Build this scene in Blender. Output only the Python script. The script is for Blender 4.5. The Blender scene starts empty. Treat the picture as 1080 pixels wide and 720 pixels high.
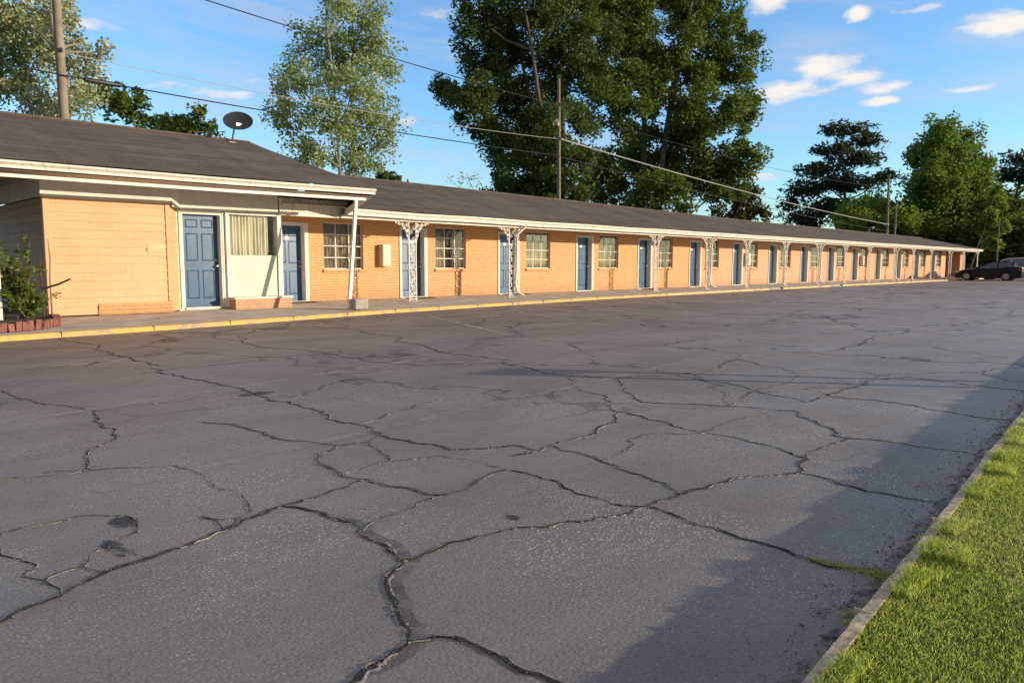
import bpy, math, random
import numpy as np
from mathutils import Vector, Matrix
random.seed(7); rng = np.random.default_rng(7)
R = math.radians
scene = bpy.context.scene
COL = scene.collection
SKY_STRENGTH = .15; CLOUD_GAIN = 6.4; FILL_COVER = (2.1,2.1,2.3); SKY_TINT = (1.20,1.62,2.05)
CRACKS = [[3, [[3.57, 14.04], [3.42, 11.43], [3.18, 8.68], [3.19, 7.11], [3.13, 5.96], [3.14, 5.13], [3.1, 4.5], [3.04, 3.93], [3.08, 3.59], [3.26, 3.44], [3.44, 3.37], [3.449, 3.191]]], [3, [[0.41, 2.8], [0.51, 2.87], [0.61, 2.93], [0.74, 2.98], [0.89, 3.06], [1.01, 3.08], [1.19, 3.11], [1.42, 3.18], [1.64, 3.26], [1.83, 3.3], [2.03, 3.33], [2.31, 3.414]]], [5, [[1.768, 3.287], [1.83, 3.01], [1.86, 2.79], [1.8, 2.62], [1.78, 2.43], [1.76, 2.33], [1.67, 2.28], [1.57, 2.18], [1.51, 2.05], [1.45, 1.95], [1.38, 1.81], [1.28, 1.78], [1.18, 1.76], [1.0, 1.72]]], [3.5, [[1.38, 1.81], [1.46, 1.77], [1.51, 1.66], [1.52, 1.56], [1.51, 1.48], [1.54, 1.29]]], [3, [[1.76, 2.34], [1.91, 2.33], [2.13, 2.32], [2.33, 2.28]]], [2, [[2.641, 4.19], [2.43, 4.09], [2.3, 3.86], [2.26, 3.59], [2.32, 3.38], [2.36, 3.14], [2.42, 2.87], [2.66, 2.9], [2.81, 2.96], [3.003, 2.991]]], [2, [[1.6, 8.27], [1.66, 7.43], [1.81, 6.94], [1.91, 6.53], [1.78, 5.7], [1.54, 5.27], [1.37, 4.89], [1.309, 4.664]]], [2, [[2.33, 5.53], [2.44, 5.29], [2.44, 4.8], [2.57, 4.34], [2.66, 4.15], [2.846, 4.126]]], [1.6, [[1.69, 4.43], [1.72, 4.14], [1.67, 3.83], [1.66, 3.46]]], [1.4, [[0.65, 3.57], [0.71, 3.85], [0.87, 3.84], [1.02, 3.84], [1.18, 3.7], [1.15, 3.45], [1.0, 3.34]]], [1.4, [[1.538, 3.264], [1.42, 3.43], [1.42, 3.18]]], [1.2, [[0.65, 3.57], [0.69, 3.41], [0.72, 3.31], [0.65, 3.24], [0.713, 2.97]]], [1, [[0.85, 3.18], [0.91, 3.31], [1.0, 3.34], [1.047, 3.086]]], [1.4, [[2.42, 2.87], [2.18, 2.82], [1.98, 2.81], [1.843, 2.742]]], [1.2, [[1.318, 4.697], [0.9, 4.81], [1.1, 4.8], [1.28, 4.68], [1.5, 4.56], [1.69, 4.43]]], [1.3, [[3.1, 4.5], [2.78, 4.03], [2.64, 3.61], [2.48, 3.6], [2.267, 3.565]]], [1.4, [[2.64, 3.61], [2.92, 3.51], [3.01, 2.95]]], [2, [[5.87, 11.971], [5.36, 12.28], [5.33, 11.08], [5.14, 9.73], [5.33, 8.66], [5.25, 7.59], [5.47, 6.84], [6.49, 6.36]]], [2, [[5.33, 11.08], [6.33, 12.73], [7.44, 12.44], [7.68, 11.41], [7.33, 9.71], [6.49, 6.36]]], [1.6, [[1.88, 9.68], [2.49, 9.67], [3.35, 9.84], [4.37, 10.04], [5.168, 9.928]]], [1.3, [[1.907, 6.512], [2.38, 6.54], [3.163, 6.595]]], [1.4, [[3.11, 4.656], [3.75, 4.84], [4.31, 4.96], [4.98, 4.88]]], [1.2, [[1.42, 3.18], [1.63, 3.33], [1.66, 3.46]]], [1.2, [[0.89, 3.06], [0.85, 3.18], [0.72, 3.16], [0.681, 3.107]]], [2.2, [[6.373, 6.415], [6.22, 6.09], [5.99, 5.36], [6.25, 4.64], [6.88, 4.29], [8.59, 4.47]]], [2.2, [[6.298, 4.614], [5.68, 4.12], [5.33, 3.66], [5.5, 3.37], [5.71, 3.01], [5.89, 2.56], [5.58, 2.25], [5.2, 1.97], [5.25, 1.8], [5.29, 1.53], [5.31, 1.14]]], [1.6, [[8.59, 4.47], [8.09, 3.56], [6.76, 3.27], [5.689, 3.046]]], [1.8, [[6.88, 4.29], [6.76, 3.51], [6.49, 3.09], [6.33, 2.65], [6.75, 2.62], [7.37, 2.66], [8.09, 2.69]]], [2, [[6.75, 2.62], [6.87, 2.23], [6.74, 1.71], [6.66, 1.22]]], [2.4, [[4.853, 3.601], [4.76, 3.01], [4.67, 2.58], [4.63, 2.19], [4.46, 1.85], [4.13, 1.75], [3.94, 1.86], [3.59, 1.98], [3.27, 2.02], [3.01, 2.02], [2.64, 2.11], [2.45, 2.19], [2.33, 2.28]]], [1.5, [[4.61, 2.68], [5.42, 2.71], [5.89, 2.56]]], [2, [[4.78, 3.52], [4.18, 3.25], [3.63, 3.2], [3.24, 3.18], [3.449, 3.191]]], [2, [[3.611, 3.199], [3.56, 2.76], [3.45, 2.35], [3.29, 2.02]]], [2.6, [[3.01, 2.95], [3.03, 2.62], [2.93, 2.17], [3.03, 2.0], [2.97, 1.77], [2.94, 1.5], [2.92, 1.24], [2.9, 1.1], [3.0, 0.96]]], [1.8, [[4.13, 1.75], [4.06, 1.5], [4.05, 1.21], [4.08, 1.01]]], [1.6, [[4.46, 1.85], [4.92, 1.9], [5.23, 1.869]]], [1.4, [[3.551, 2.726], [4.13, 2.92], [4.45, 2.9], [4.61, 2.68]]], [2, [[10.32, 4.04], [11.82, 4.12], [14.41, 4.27]]], [1.5, [[6.09, 5.083], [5.39, 4.19], [4.78, 3.52]]], [1.8, [[8.09, 2.69], [8.55, 2.51], [8.46, 2.06], [8.36, 1.44]]], [1.5, [[14.41, 4.27], [17.36, 4.09], [24.09, 4.35]]], [1.5, [[8.59, 4.47], [9.56, 4.34], [10.32, 4.04]]]]
LOBES = {
'oak_left' : [[37.67, 38.84, 15.56, 2.51, 2.51], [37.33, 34.91, 17.05, 2.61, 2.61], [42.35, 35.08, 20.89, 3.32, 3.32], [33.96, 36.78, 11.61, 1.85, 1.85], [34.26, 39.95, 12.81, 1.29, 0.77], [38.6, 36.06, 12.4, 2.73, 2.73], [40.5, 33.07, 15.03, 2.87, 2.87], [38.25, 37.54, 9.66, 2.39, 2.39], [37.25, 32.3, 8.97, 2.56, 2.56], [34.97, 33.64, 6.2, 1.93, 1.93], [36.6, 31.7, 5.89, 2.04, 2.04], [39.1, 35.71, 22.05, 2.87, 2.87], [34.42, 36.8, 16.93, 1.47, 1.47], [37.52, 37.74, 6.36, 1.32, 1.32], [35.29, 36.39, 10.11, 1.38, 0.88]] ,
'oak_right' : [[56.63, 39.46, 26.46, 4.94, 4.94], [57.01, 33.57, 22.43, 3.27, 3.27], [60.17, 33.47, 18.86, 2.92, 2.92], [52.64, 35.61, 17.82, 3.82, 3.82], [55.39, 32.81, 14.11, 3.23, 3.23], [49.38, 36.89, 13.8, 3.38, 3.38], [60.34, 32.51, 14.01, 2.11, 2.11], [56.55, 37.07, 10.49, 3.45, 3.45], [53.11, 39.55, 8.38, 3.1, 3.1], [56.72, 33.43, 8.99, 2.86, 2.86], [51.31, 33.56, 6.68, 2.25, 2.25], [58.79, 31.92, 8.26, 1.92, 1.92], [58.65, 30.64, 10.46, 1.41, 1.1], [50.16, 38.57, 22.32, 3.81, 3.81], [60.06, 37.89, 29.37, 5.02, 5.02]] ,
'olive' : [[65.89, 34.26, 7.08, 1.77, 1.77], [65.67, 32.7, 5.86, 1.22, 1.22], [63.43, 34.34, 5.83, 1.56, 1.56]] ,
'poplar_mid' : [[21.23, 32.63, 13.42, 1.02, 1.02], [23.14, 32.97, 14.12, 0.96, 0.96], [22.12, 36.13, 12.67, 1.51, 1.51], [23.67, 33.2, 12.55, 1.47, 1.47], [22.77, 34.46, 11.9, 1.48, 1.48], [20.36, 34.85, 10.22, 1.34, 1.34], [21.27, 31.86, 9.35, 1.57, 1.57], [23.39, 31.47, 10.78, 0.76, 0.76], [18.86, 34.12, 8.2, 0.92, 0.92], [20.34, 32.54, 7.97, 1.47, 1.47], [23.31, 32.38, 8.81, 1.26, 1.26], [19.47, 32.88, 6.56, 1.19, 1.19], [23.17, 34.36, 7.1, 1.71, 1.71], [24.26, 32.9, 7.55, 0.7, 0.7], [19.54, 35.14, 9.12, 0.66, 0.66], [22.37, 35.03, 15.73, 0.98, 0.98]] ,
'poplar_left' : [[8.16, 36.13, 11.07, 1.51, 1.51], [9.54, 36.87, 11.82, 1.19, 1.19], [9.96, 34.31, 10.97, 0.45, 0.45], [8.72, 37.54, 9.71, 1.51, 1.51], [9.59, 35.23, 9.53, 1.0, 1.0], [10.5, 33.87, 9.01, 0.61, 0.61], [10.18, 33.92, 7.92, 0.76, 0.76], [8.64, 36.12, 7.83, 1.39, 1.39], [9.1, 32.83, 7.17, 0.8, 0.8], [7.1, 37.73, 9.52, 1.93, 1.93], [10.86, 33.59, 9.66, 0.34, 0.34], [10.33, 34.55, 10.1, 0.39, 0.39]] ,
'dark_far' : [[19.25, 55.77, 11.9, 1.3, 1.3], [20.19, 56.24, 11.27, 0.93, 0.93], [18.62, 57.51, 12.51, 1.19, 1.19]] ,
'round_far' : [[25.65, 62.89, 12.65, 1.54, 1.54], [26.98, 62.73, 12.81, 1.09, 1.09], [25.22, 65.3, 12.6, 0.94, 0.94], [27.75, 62.04, 12.06, 0.62, 0.62]] ,
'pine' : [[109.23, 41.86, 19.91, 3.44, 0.79], [114.33, 40.68, 18.95, 2.99, 0.82], [110.56, 44.12, 17.56, 3.26, 0.82], [112.84, 41.32, 16.19, 4.61, 0.81], [104.52, 43.65, 14.06, 3.66, 0.91], [112.58, 38.51, 13.02, 2.94, 0.93], [102.91, 44.71, 11.44, 3.13, 1.04], [106.1, 40.58, 12.03, 4.92, 1.17], [101.35, 46.08, 9.49, 1.57, 0.91], [104.6, 42.16, 8.83, 4.68, 1.3], [112.8, 39.71, 9.81, 3.24, 1.22], [102.38, 44.04, 7.27, 3.12, 1.04], [107.19, 39.48, 6.78, 3.91, 1.04]] ,
'shrub_a' : [[95.42, 34.64, 7.4, 2.31, 2.31], [98.28, 33.46, 8.29, 1.87, 1.87], [94.2, 35.81, 6.14, 1.85, 1.85]] ,
'shrub_b' : [[96.28, 30.03, 6.45, 2.02, 2.02], [100.08, 29.03, 5.67, 1.84, 1.84], [95.83, 31.11, 5.59, 1.58, 1.58], [101.54, 27.82, 4.77, 1.15, 1.15]] ,
'double_l' : [[102.28, 28.17, 17.28, 2.29, 2.29], [102.83, 29.42, 14.43, 2.56, 2.56], [107.41, 28.58, 15.4, 2.63, 2.63], [100.32, 29.6, 11.38, 1.84, 1.84], [103.13, 28.02, 10.34, 3.48, 3.48], [104.16, 30.09, 7.62, 3.1, 3.1], [106.37, 27.61, 6.43, 3.1, 3.1]] ,
'double_r' : [[113.59, 27.79, 16.58, 2.49, 2.49], [111.85, 26.12, 13.23, 2.44, 2.44], [107.55, 26.96, 12.33, 2.85, 2.85], [111.98, 24.91, 10.16, 1.94, 1.94], [110.68, 26.46, 8.97, 3.41, 3.41], [107.61, 26.79, 5.27, 3.11, 3.11], [112.09, 24.49, 5.95, 2.43, 2.43]] ,
'pine_right' : [[130.44, 25.7, 16.18, 2.48, 0.96], [128.96, 26.22, 14.07, 2.74, 0.96], [129.2, 24.1, 12.59, 2.71, 1.09], [126.15, 25.0, 10.44, 2.68, 1.07], [132.71, 24.27, 8.74, 2.79, 1.26], [126.09, 24.25, 5.77, 2.95, 1.34], [128.66, 22.43, 14.4, 3.2, 1.2], [132.96, 22.31, 10.03, 3.58, 1.65]] ,
'slim' : [[93.62, 19.98, 9.13, 0.6, 0.6], [95.05, 20.03, 7.83, 0.92, 0.92], [93.07, 20.05, 6.32, 0.9, 0.9], [93.74, 19.26, 5.13, 1.01, 1.01], [94.22, 19.97, 3.76, 1.12, 1.12]] ,
'speck' : [[36.78, 50.21, 8.12, 0.69, 0.46], [37.32, 49.67, 7.89, 0.46, 0.31]] ,
'twiggy' : [[41.28, 45.87, 8.07, 1.22, 0.69], [40.24, 46.07, 7.7, 0.76, 0.45], [41.85, 44.8, 7.73, 0.69, 0.38]] ,
'bush' : [] ,
}
CLOUDS = [[1.1369, 0.2077, 0.0539, 0.0125, 1.0], [1.1734, 0.2324, 0.0399, 0.0133, 1.1], [1.2103, 0.2187, 0.0369, 0.0109, 1.0], [1.2463, 0.2029, 0.0341, 0.0076, 0.9], [1.3504, 0.2542, 0.0492, 0.013, 1.1], [1.3238, 0.2552, 0.0254, 0.0081, 0.8], [1.2123, 0.2852, 0.0141, 0.0085, 1.0], [1.1135, 0.3066, 0.0301, 0.011, 1.0], [1.247, 0.1884, 0.0247, 0.0054, 0.9], [1.3229, 0.1922, 0.0332, 0.0042, 0.75], [1.2808, 0.2822, 0.0395, 0.0052, 0.55], [0.3276, 0.2833, 0.0536, 0.0073, 0.6], [0.3029, 0.2636, 0.0396, 0.0083, 0.7], [0.4045, 0.2049, 0.0899, 0.0078, 0.65], [0.4524, 0.2023, 0.0623, 0.0068, 0.7], [0.7218, 0.3183, 0.0661, 0.0184, 0.6], [0.7214, 0.2679, 0.034, 0.0117, 0.6], [0.5083, 0.2191, 0.0642, 0.0057, 0.6], [1.1129, 0.1099, 0.0329, 0.0094, 0.65], [0.7453, 0.1388, 0.036, 0.0074, 0.5], [0.3589, 0.2174, 0.0572, 0.0065, 0.5], [0.544, 0.2783, 0.0636, 0.0079, 0.4], [0.2756, 0.2721, 0.0339, 0.0102, 0.5], [1.3952, 0.2169, 0.0315, 0.0099, 0.7], [0.6721, 0.1846, 0.0699, 0.0096, 0.45]]
# ------------------------------------------------------------------ helpers
class MB:
    """collects shapes into one mesh"""
    def __init__(s): s.v = []; s.f = []; s.m = []
    def add(s, vs, fs, mi=0):
        b = len(s.v); s.v += [tuple(v) for v in vs]
        s.f += [tuple(i + b for i in f) for f in fs]; s.m += [mi] * len(fs)
    def quad(s, a, b, c, d, mi=0): s.add([a, b, c, d], [(0, 1, 2, 3)], mi)
    def box(s, x0, x1, y0, y1, z0, z1, mi=0):
        v = [(x0,y0,z0),(x1,y0,z0),(x1,y1,z0),(x0,y1,z0),(x0,y0,z1),(x1,y0,z1),(x1,y1,z1),(x0,y1,z1)]
        s.add(v, [(0,3,2,1),(4,5,6,7),(0,1,5,4),(1,2,6,5),(2,3,7,6),(3,0,4,7)], mi)
    def bbox(s, x0, x1, y0, y1, z0, z1, c=.008, mi=0):
        """box with chamfered edges all round"""
        xs = (x0, x1); ys = (y0, y1); zs = (z0, z1); v = []; idx = {}
        sg = (1, -1)
        for i in (0,1):
            for j in (0,1):
                for k in (0,1):
                    X, Y, Z = xs[i], ys[j], zs[k]
                    for a, p in (('x', (X, Y+sg[j]*c, Z+sg[k]*c)), ('y', (X+sg[i]*c, Y, Z+sg[k]*c)), ('z', (X+sg[i]*c, Y+sg[j]*c, Z))):
                        idx[(i,j,k,a)] = len(v); v.append(p)
        f = []
        for i in (0,1): f.append([idx[(i,j,k,'x')] for j,k in ((0,0),(1,0),(1,1),(0,1))][::(1 if i else -1)])
        for j in (0,1): f.append([idx[(i,j,k,'y')] for i,k in ((0,0),(1,0),(1,1),(0,1))][::(-1 if j else 1)])
        for k in (0,1): f.append([idx[(i,j,k,'z')] for i,j in ((0,0),(1,0),(1,1),(0,1))][::(1 if k else -1)])
        for i in (0,1):
            for j in (0,1): f.append([idx[(i,j,0,'x')], idx[(i,j,1,'x')], idx[(i,j,1,'y')], idx[(i,j,0,'y')]])
            for k in (0,1): f.append([idx[(i,0,k,'x')], idx[(i,1,k,'x')], idx[(i,1,k,'z')], idx[(i,0,k,'z')]])
        for j in (0,1):
            for k in (0,1): f.append([idx[(0,j,k,'y')], idx[(1,j,k,'y')], idx[(1,j,k,'z')], idx[(0,j,k,'z')]])
        for i in (0,1):
            for j in (0,1):
                for k in (0,1): f.append([idx[(i,j,k,'x')], idx[(i,j,k,'y')], idx[(i,j,k,'z')]])
        s.add(v, f, mi)
    def tube(s, pts, r, n=6, mi=0, cap=True):
        pts = [Vector(p) for p in pts]
        rs = r if hasattr(r, '__len__') else [r] * len(pts)
        b = len(s.v); up = None
        for i, p in enumerate(pts):
            t = (pts[min(i+1, len(pts)-1)] - pts[max(i-1, 0)])
            if t.length < 1e-9: t = Vector((0,0,1))
            t.normalize()
            if up is None:
                up = t.orthogonal().normalized()
            up = (up - t * up.dot(t))
            if up.length < 1e-6: up = t.orthogonal()
            up.normalize(); sd = t.cross(up)
            for k in range(n):
                a = 2*math.pi*k/n
                s.v.append(tuple(p + (up*math.cos(a) + sd*math.sin(a))*rs[i]))
        for i in range(len(pts)-1):
            for k in range(n):
                a = b+i*n+k; c = b+i*n+(k+1) % n
                s.f.append((a, c, c+n, a+n)); s.m.append(mi)
        if cap:
            s.f.append(tuple(b+k for k in range(n))[::-1]); s.m.append(mi)
            e = b+(len(pts)-1)*n
            s.f.append(tuple(e+k for k in range(n))); s.m.append(mi)
    def cyl(s, c, r, h, axis='z', n=16, mi=0, r2=None):
        c = Vector(c); d = {'x': Vector((1,0,0)), 'y': Vector((0,1,0)), 'z': Vector((0,0,1))}[axis] if isinstance(axis, str) else Vector(axis)
        s.tube([c, c+d*h], [r, r if r2 is None else r2], n, mi)
    def build(s, name, mats, parent=None, smooth=False, kind=None):
        me = bpy.data.meshes.new(name); me.from_pydata(s.v, [], s.f)
        if not isinstance(mats, (list, tuple)): mats = [mats]
        for m in mats: me.materials.append(m)
        me.polygons.foreach_set('material_index', s.m)
        if smooth:
            me.polygons.foreach_set('use_smooth', [True]*len(s.f)); me.set_sharp_from_angle(angle=R(40))
        me.update()
        o = bpy.data.objects.new(name, me); COL.objects.link(o)
        if parent:
            o.parent = parent; o.matrix_parent_inverse = parent.matrix_world.inverted() if False else Matrix.Translation(-parent.location)
        if kind: o['kind'] = kind
        return o

def raw_mesh(name, verts, faces, mats, parent=None, kind=None, attr=None, nrm=None):
    """numpy verts (N,3), faces (M,4)"""
    me = bpy.data.meshes.new(name)
    n = len(verts); m, k = faces.shape
    me.vertices.add(n); me.vertices.foreach_set('co', verts.astype(np.float32).ravel())
    me.loops.add(m*k); me.loops.foreach_set('vertex_index', faces.astype(np.int32).ravel())
    me.polygons.add(m); me.polygons.foreach_set('loop_start', np.arange(0, m*k, k, dtype=np.int32))
    if attr is not None:
        for an, arr in attr.items():
            a = me.attributes.new(an, 'FLOAT', 'FACE'); a.data.foreach_set('value', arr.astype(np.float32))
    me.update(calc_edges=True); me.validate()
    me.materials.append(mats)
    o = bpy.data.objects.new(name, me); COL.objects.link(o)
    if parent: o.parent = parent; o.matrix_parent_inverse = Matrix.Translation(-parent.location)
    if kind: o['kind'] = kind
    return o

def empty(name, loc, label=None, cat=None, group=None):
    o = bpy.data.objects.new(name, None); COL.objects.link(o); o.location = loc
    tag(o, label, cat, group); return o
def tag(o, label=None, cat=None, group=None):
    if label: o['label'] = label
    if cat: o['category'] = cat
    if group: o['group'] = group
    return o
def copy_tree(o, loc, label, group=None):
    dl = Vector(loc)
    r = o.copy(); COL.objects.link(r); r.location = dl; r['label'] = label
    if group: r['group'] = group
    for ch in [c for c in COL.objects if c.parent == o]:
        c = ch.copy(); COL.objects.link(c); c.parent = r; c.matrix_parent_inverse = ch.matrix_parent_inverse.copy()
        for g in [q for q in COL.objects if q.parent == ch]:
            d = g.copy(); COL.objects.link(d); d.parent = c; d.matrix_parent_inverse = g.matrix_parent_inverse.copy()
    return r
def sub_copy(ch, parent, dx):
    """copy a part (and its sub-parts) of the building shifted along x"""
    c = ch.copy(); COL.objects.link(c); c.parent = parent; c.matrix_parent_inverse = ch.matrix_parent_inverse.copy(); c.location = Vector(ch.location) + Vector((dx,0,0))
    for g in [q for q in COL.objects if q.parent == ch]:
        d = g.copy(); COL.objects.link(d); d.parent = c; d.matrix_parent_inverse = g.matrix_parent_inverse.copy()
    return c

# ------------------------------------------------------------------ materials
def new_mat(name):
    m = bpy.data.materials.new(name); m.use_nodes = True
    nt = m.node_tree; b = nt.nodes['Principled BSDF']
    return m, nt, b
def N(nt, t, **kw):
    n = nt.nodes.new(t)
    for k, v in kw.items(): setattr(n, k, v)
    return n
def coords(nt, scale=(1,1,1), rot=(0,0,0), src='Object'):
    tc = N(nt, 'ShaderNodeTexCoord'); mp = N(nt, 'ShaderNodeMapping')
    nt.links.new(tc.outputs[src], mp.inputs[0]); mp.inputs['Scale'].default_value = scale; mp.inputs['Rotation'].default_value = rot
    return mp.outputs[0]
def noise(nt, vec, scale, detail=4, rough=.55, dist=0):
    n = N(nt, 'ShaderNodeTexNoise'); nt.links.new(vec, n.inputs['Vector'])
    n.inputs['Scale'].default_value = scale; n.inputs['Detail'].default_value = detail; n.inputs['Roughness'].default_value = rough
    n.inputs['Distortion'].default_value = dist
    return n.outputs['Fac']
def ramp(nt, fac, stops):
    r = N(nt, 'ShaderNodeValToRGB'); nt.links.new(fac, r.inputs[0])
    els = r.color_ramp.elements
    while len(els) < len(stops): els.new(.5)
    for e, (p, c) in zip(els, stops):
        e.position = p; e.color = (c, c, c, 1) if not hasattr(c, '__len__') else (*c, 1)
    return r.outputs[0]
def mix(nt, fac, a, b, mode='MIX'):
    m = N(nt, 'ShaderNodeMix', data_type='RGBA', blend_type=mode)
    for sock, val in ((m.inputs[0], fac), (m.inputs[6], a), (m.inputs[7], b)):
        if hasattr(val, 'links'): nt.links.new(val, sock)
        elif hasattr(val, '__len__'): sock.default_value = (*val, 1)
        else: sock.default_value = val
    return m.outputs[2]
def math_n(nt, op, a, b=None, c=None, clamp=False):
    m = N(nt, 'ShaderNodeMath', operation=op); m.use_clamp = clamp
    for i, val in enumerate((a, b, c)):
        if val is None: continue
        if hasattr(val, 'links'): nt.links.new(val, m.inputs[i])
        else: m.inputs[i].default_value = val
    return m.outputs[0]
def bump(nt, b, h, strength=.3, dist=.01):
    bn = N(nt, 'ShaderNodeBump'); nt.links.new(h, bn.inputs['Height'])
    bn.inputs['Strength'].default_value = strength; bn.inputs['Distance'].default_value = dist
    nt.links.new(bn.outputs[0], b.inputs['Normal'])
def painted(name, col, rough=.5, var=.12, grime=.0, scale=3, bs=.15, metallic=0, dirt=(.12,.09,.06)):
    m, nt, b = new_mat(name)
    v = coords(nt)
    n1 = noise(nt, v, scale, 5, .6)
    c = mix(nt, ramp(nt, n1, [(.3, 0), (.7, 1)]), tuple(x*(1-var) for x in col), tuple(min(1, x*(1+var*.6)) for x in col))
    if grime:
        n2 = noise(nt, coords(nt, (6,6,1.2)), 2.2, 6, .65)
        g = ramp(nt, n2, [(.5, 0), (.75, grime)])
        c = mix(nt, g, c, dirt)
    nt.links.new(c, b.inputs['Base Color']); b.inputs['Roughness'].default_value = rough; b.inputs['Metallic'].default_value = metallic
    bump(nt, b, noise(nt, v, 45, 3), bs, .004)
    return m

CREAM = painted('cream_trim_paint', (.80,.75,.65), .5, .10, .45, 2.5)
WHITE = painted('white_frame_paint', (.80,.76,.68), .45, .08, .25, 4)
IRON = painted('white_iron_paint', (.78,.74,.68), .45, .1, .3, 6)
GREY_SIDING = painted('grey_frieze_paint', (.72,.69,.62), .6, .10, .2, 2)
SOFFIT = painted('soffit_paint', (.62,.58,.52), .65, .15, .35, 1.5)
BLUE = painted('blue_door_paint', (.026,.105,.235), .34, .2, .22, 5, dirt=(.16,.2,.24))
ORANGE = painted('orange_siding_paint', (.77,.425,.215), .55, .09, .35, 1.6, dirt=(.5,.27,.13))
ORANGE_PATCH = painted('pale_orange_patch_paint', (.80,.48,.27), .55, .05)
BROWN_SIDING = painted('tan_side_siding_paint', (.42,.25,.13), .6, .12, .3, 2)
MINT = painted('mint_board_paint', (.60,.70,.52), .5, .06, .2, 3, dirt=(.5,.52,.4))
METAL = painted('brushed_metal', (.55,.53,.5), .3, .1, 0, 5, metallic=.9)
BOXPAINT = painted('cream_box_paint', (.72,.66,.52), .5, .15, .4, 9)
DARK = painted('dark_plastic', (.03,.032,.036), .45, .2, 0, 5)
RUST = painted('rusty_red_wood', (.16,.045,.03), .7, .3, 0, 9)
CONCBLOCK = painted('pale_concrete', (.42,.38,.33), .9, .2, .35, 6, .6)
WOOD = painted('weathered_pole_wood', (.30,.24,.18), .85, .25, .3, 3, .5)
GWOOD = painted('grey_pole_wood', (.24,.20,.16), .85, .25, .3, 3, .5)
WIRE = painted('black_cable', (.02,.02,.022), .6, .1)
WIRE_PALE = painted('pale_aluminium_cable', (.45,.43,.40), .5, .1)
MAT = painted('brown_mat_fibre', (.10,.05,.03), .95, .3, 0, 20, .8)
INTERIOR = painted('dark_interior', (.05,.045,.04), .9, .1)
TWIG = painted('twig_bark', (.26,.20,.14), .9, .3)

def brick_mat(name, c1, c2, mortar, strength=.5, painted_=True, plane='XZ', scale=1.0, stain=.25):
    m, nt, b = new_mat(name)
    tc = N(nt, 'ShaderNodeTexCoord'); sp = N(nt, 'ShaderNodeSeparateXYZ'); nt.links.new(tc.outputs['Object'], sp.inputs[0])
    cb = N(nt, 'ShaderNodeCombineXYZ')
    nt.links.new(sp.outputs[0 if plane == 'XZ' else 1], cb.inputs[0]); nt.links.new(sp.outputs[2], cb.inputs[1])
    br = N(nt, 'ShaderNodeTexBrick'); nt.links.new(cb.outputs[0], br.inputs['Vector'])
    br.inputs['Scale'].default_value = scale; br.inputs['Brick Width'].default_value = .215; br.inputs['Row Height'].default_value = .075
    br.inputs['Mortar Size'].default_value = .006; br.inputs['Mortar Smooth'].default_value = .3
    br.inputs['Color1'].default_value = (*c1, 1); br.inputs['Color2'].default_value = (*c2, 1); br.inputs['Mortar'].default_value = (*mortar, 1)
    n1 = noise(nt, coords(nt), .9, 6, .6)
    c = mix(nt, ramp(nt, n1, [(.35, 0), (.75, stain)]), br.outputs[0], tuple(x*.72 for x in c1))
    # dirt rising from the ground
    mr = N(nt, 'ShaderNodeMapRange'); nt.links.new(sp.outputs[2], mr.inputs[0]); mr.inputs[1].default_value = .12; mr.inputs[2].default_value = .55
    mr.inputs[3].default_value = .95; mr.inputs[4].default_value = 0
    dn = math_n(nt, 'MULTIPLY', mr.outputs[0], noise(nt, coords(nt, (3,3,1)), 2.5, 5))
    c = mix(nt, dn, c, tuple(x*.45 for x in c1))
    nt.links.new(c, b.inputs['Base Color']); b.inputs['Roughness'].default_value = .62
    inv = math_n(nt, 'SUBTRACT', 1.0, br.outputs['Fac'])
    h = math_n(nt, 'ADD', inv, math_n(nt, 'MULTIPLY', noise(nt, coords(nt), 60, 3), .3))
    bump(nt, b, h, strength, .006)
    return m
BRICK = brick_mat('orange_painted_brick', (.79,.425,.17), (.70,.36,.14), (.52,.27,.115), .9, stain=.4)
BRICK_PINK = brick_mat('faded_orange_brick', (.77,.44,.245), (.70,.38,.20), (.54,.30,.17), .9, stain=.4)
BRICK_SIDE = brick_mat('end_wall_brick', (.55,.29,.15), (.50,.26,.13), (.42,.22,.11), .6, plane='YZ')
EDGEBRICK = brick_mat('red_edging_brick', (.30,.10,.07), (.24,.08,.06), (.25,.2,.17), .8, scale=1)

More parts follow.
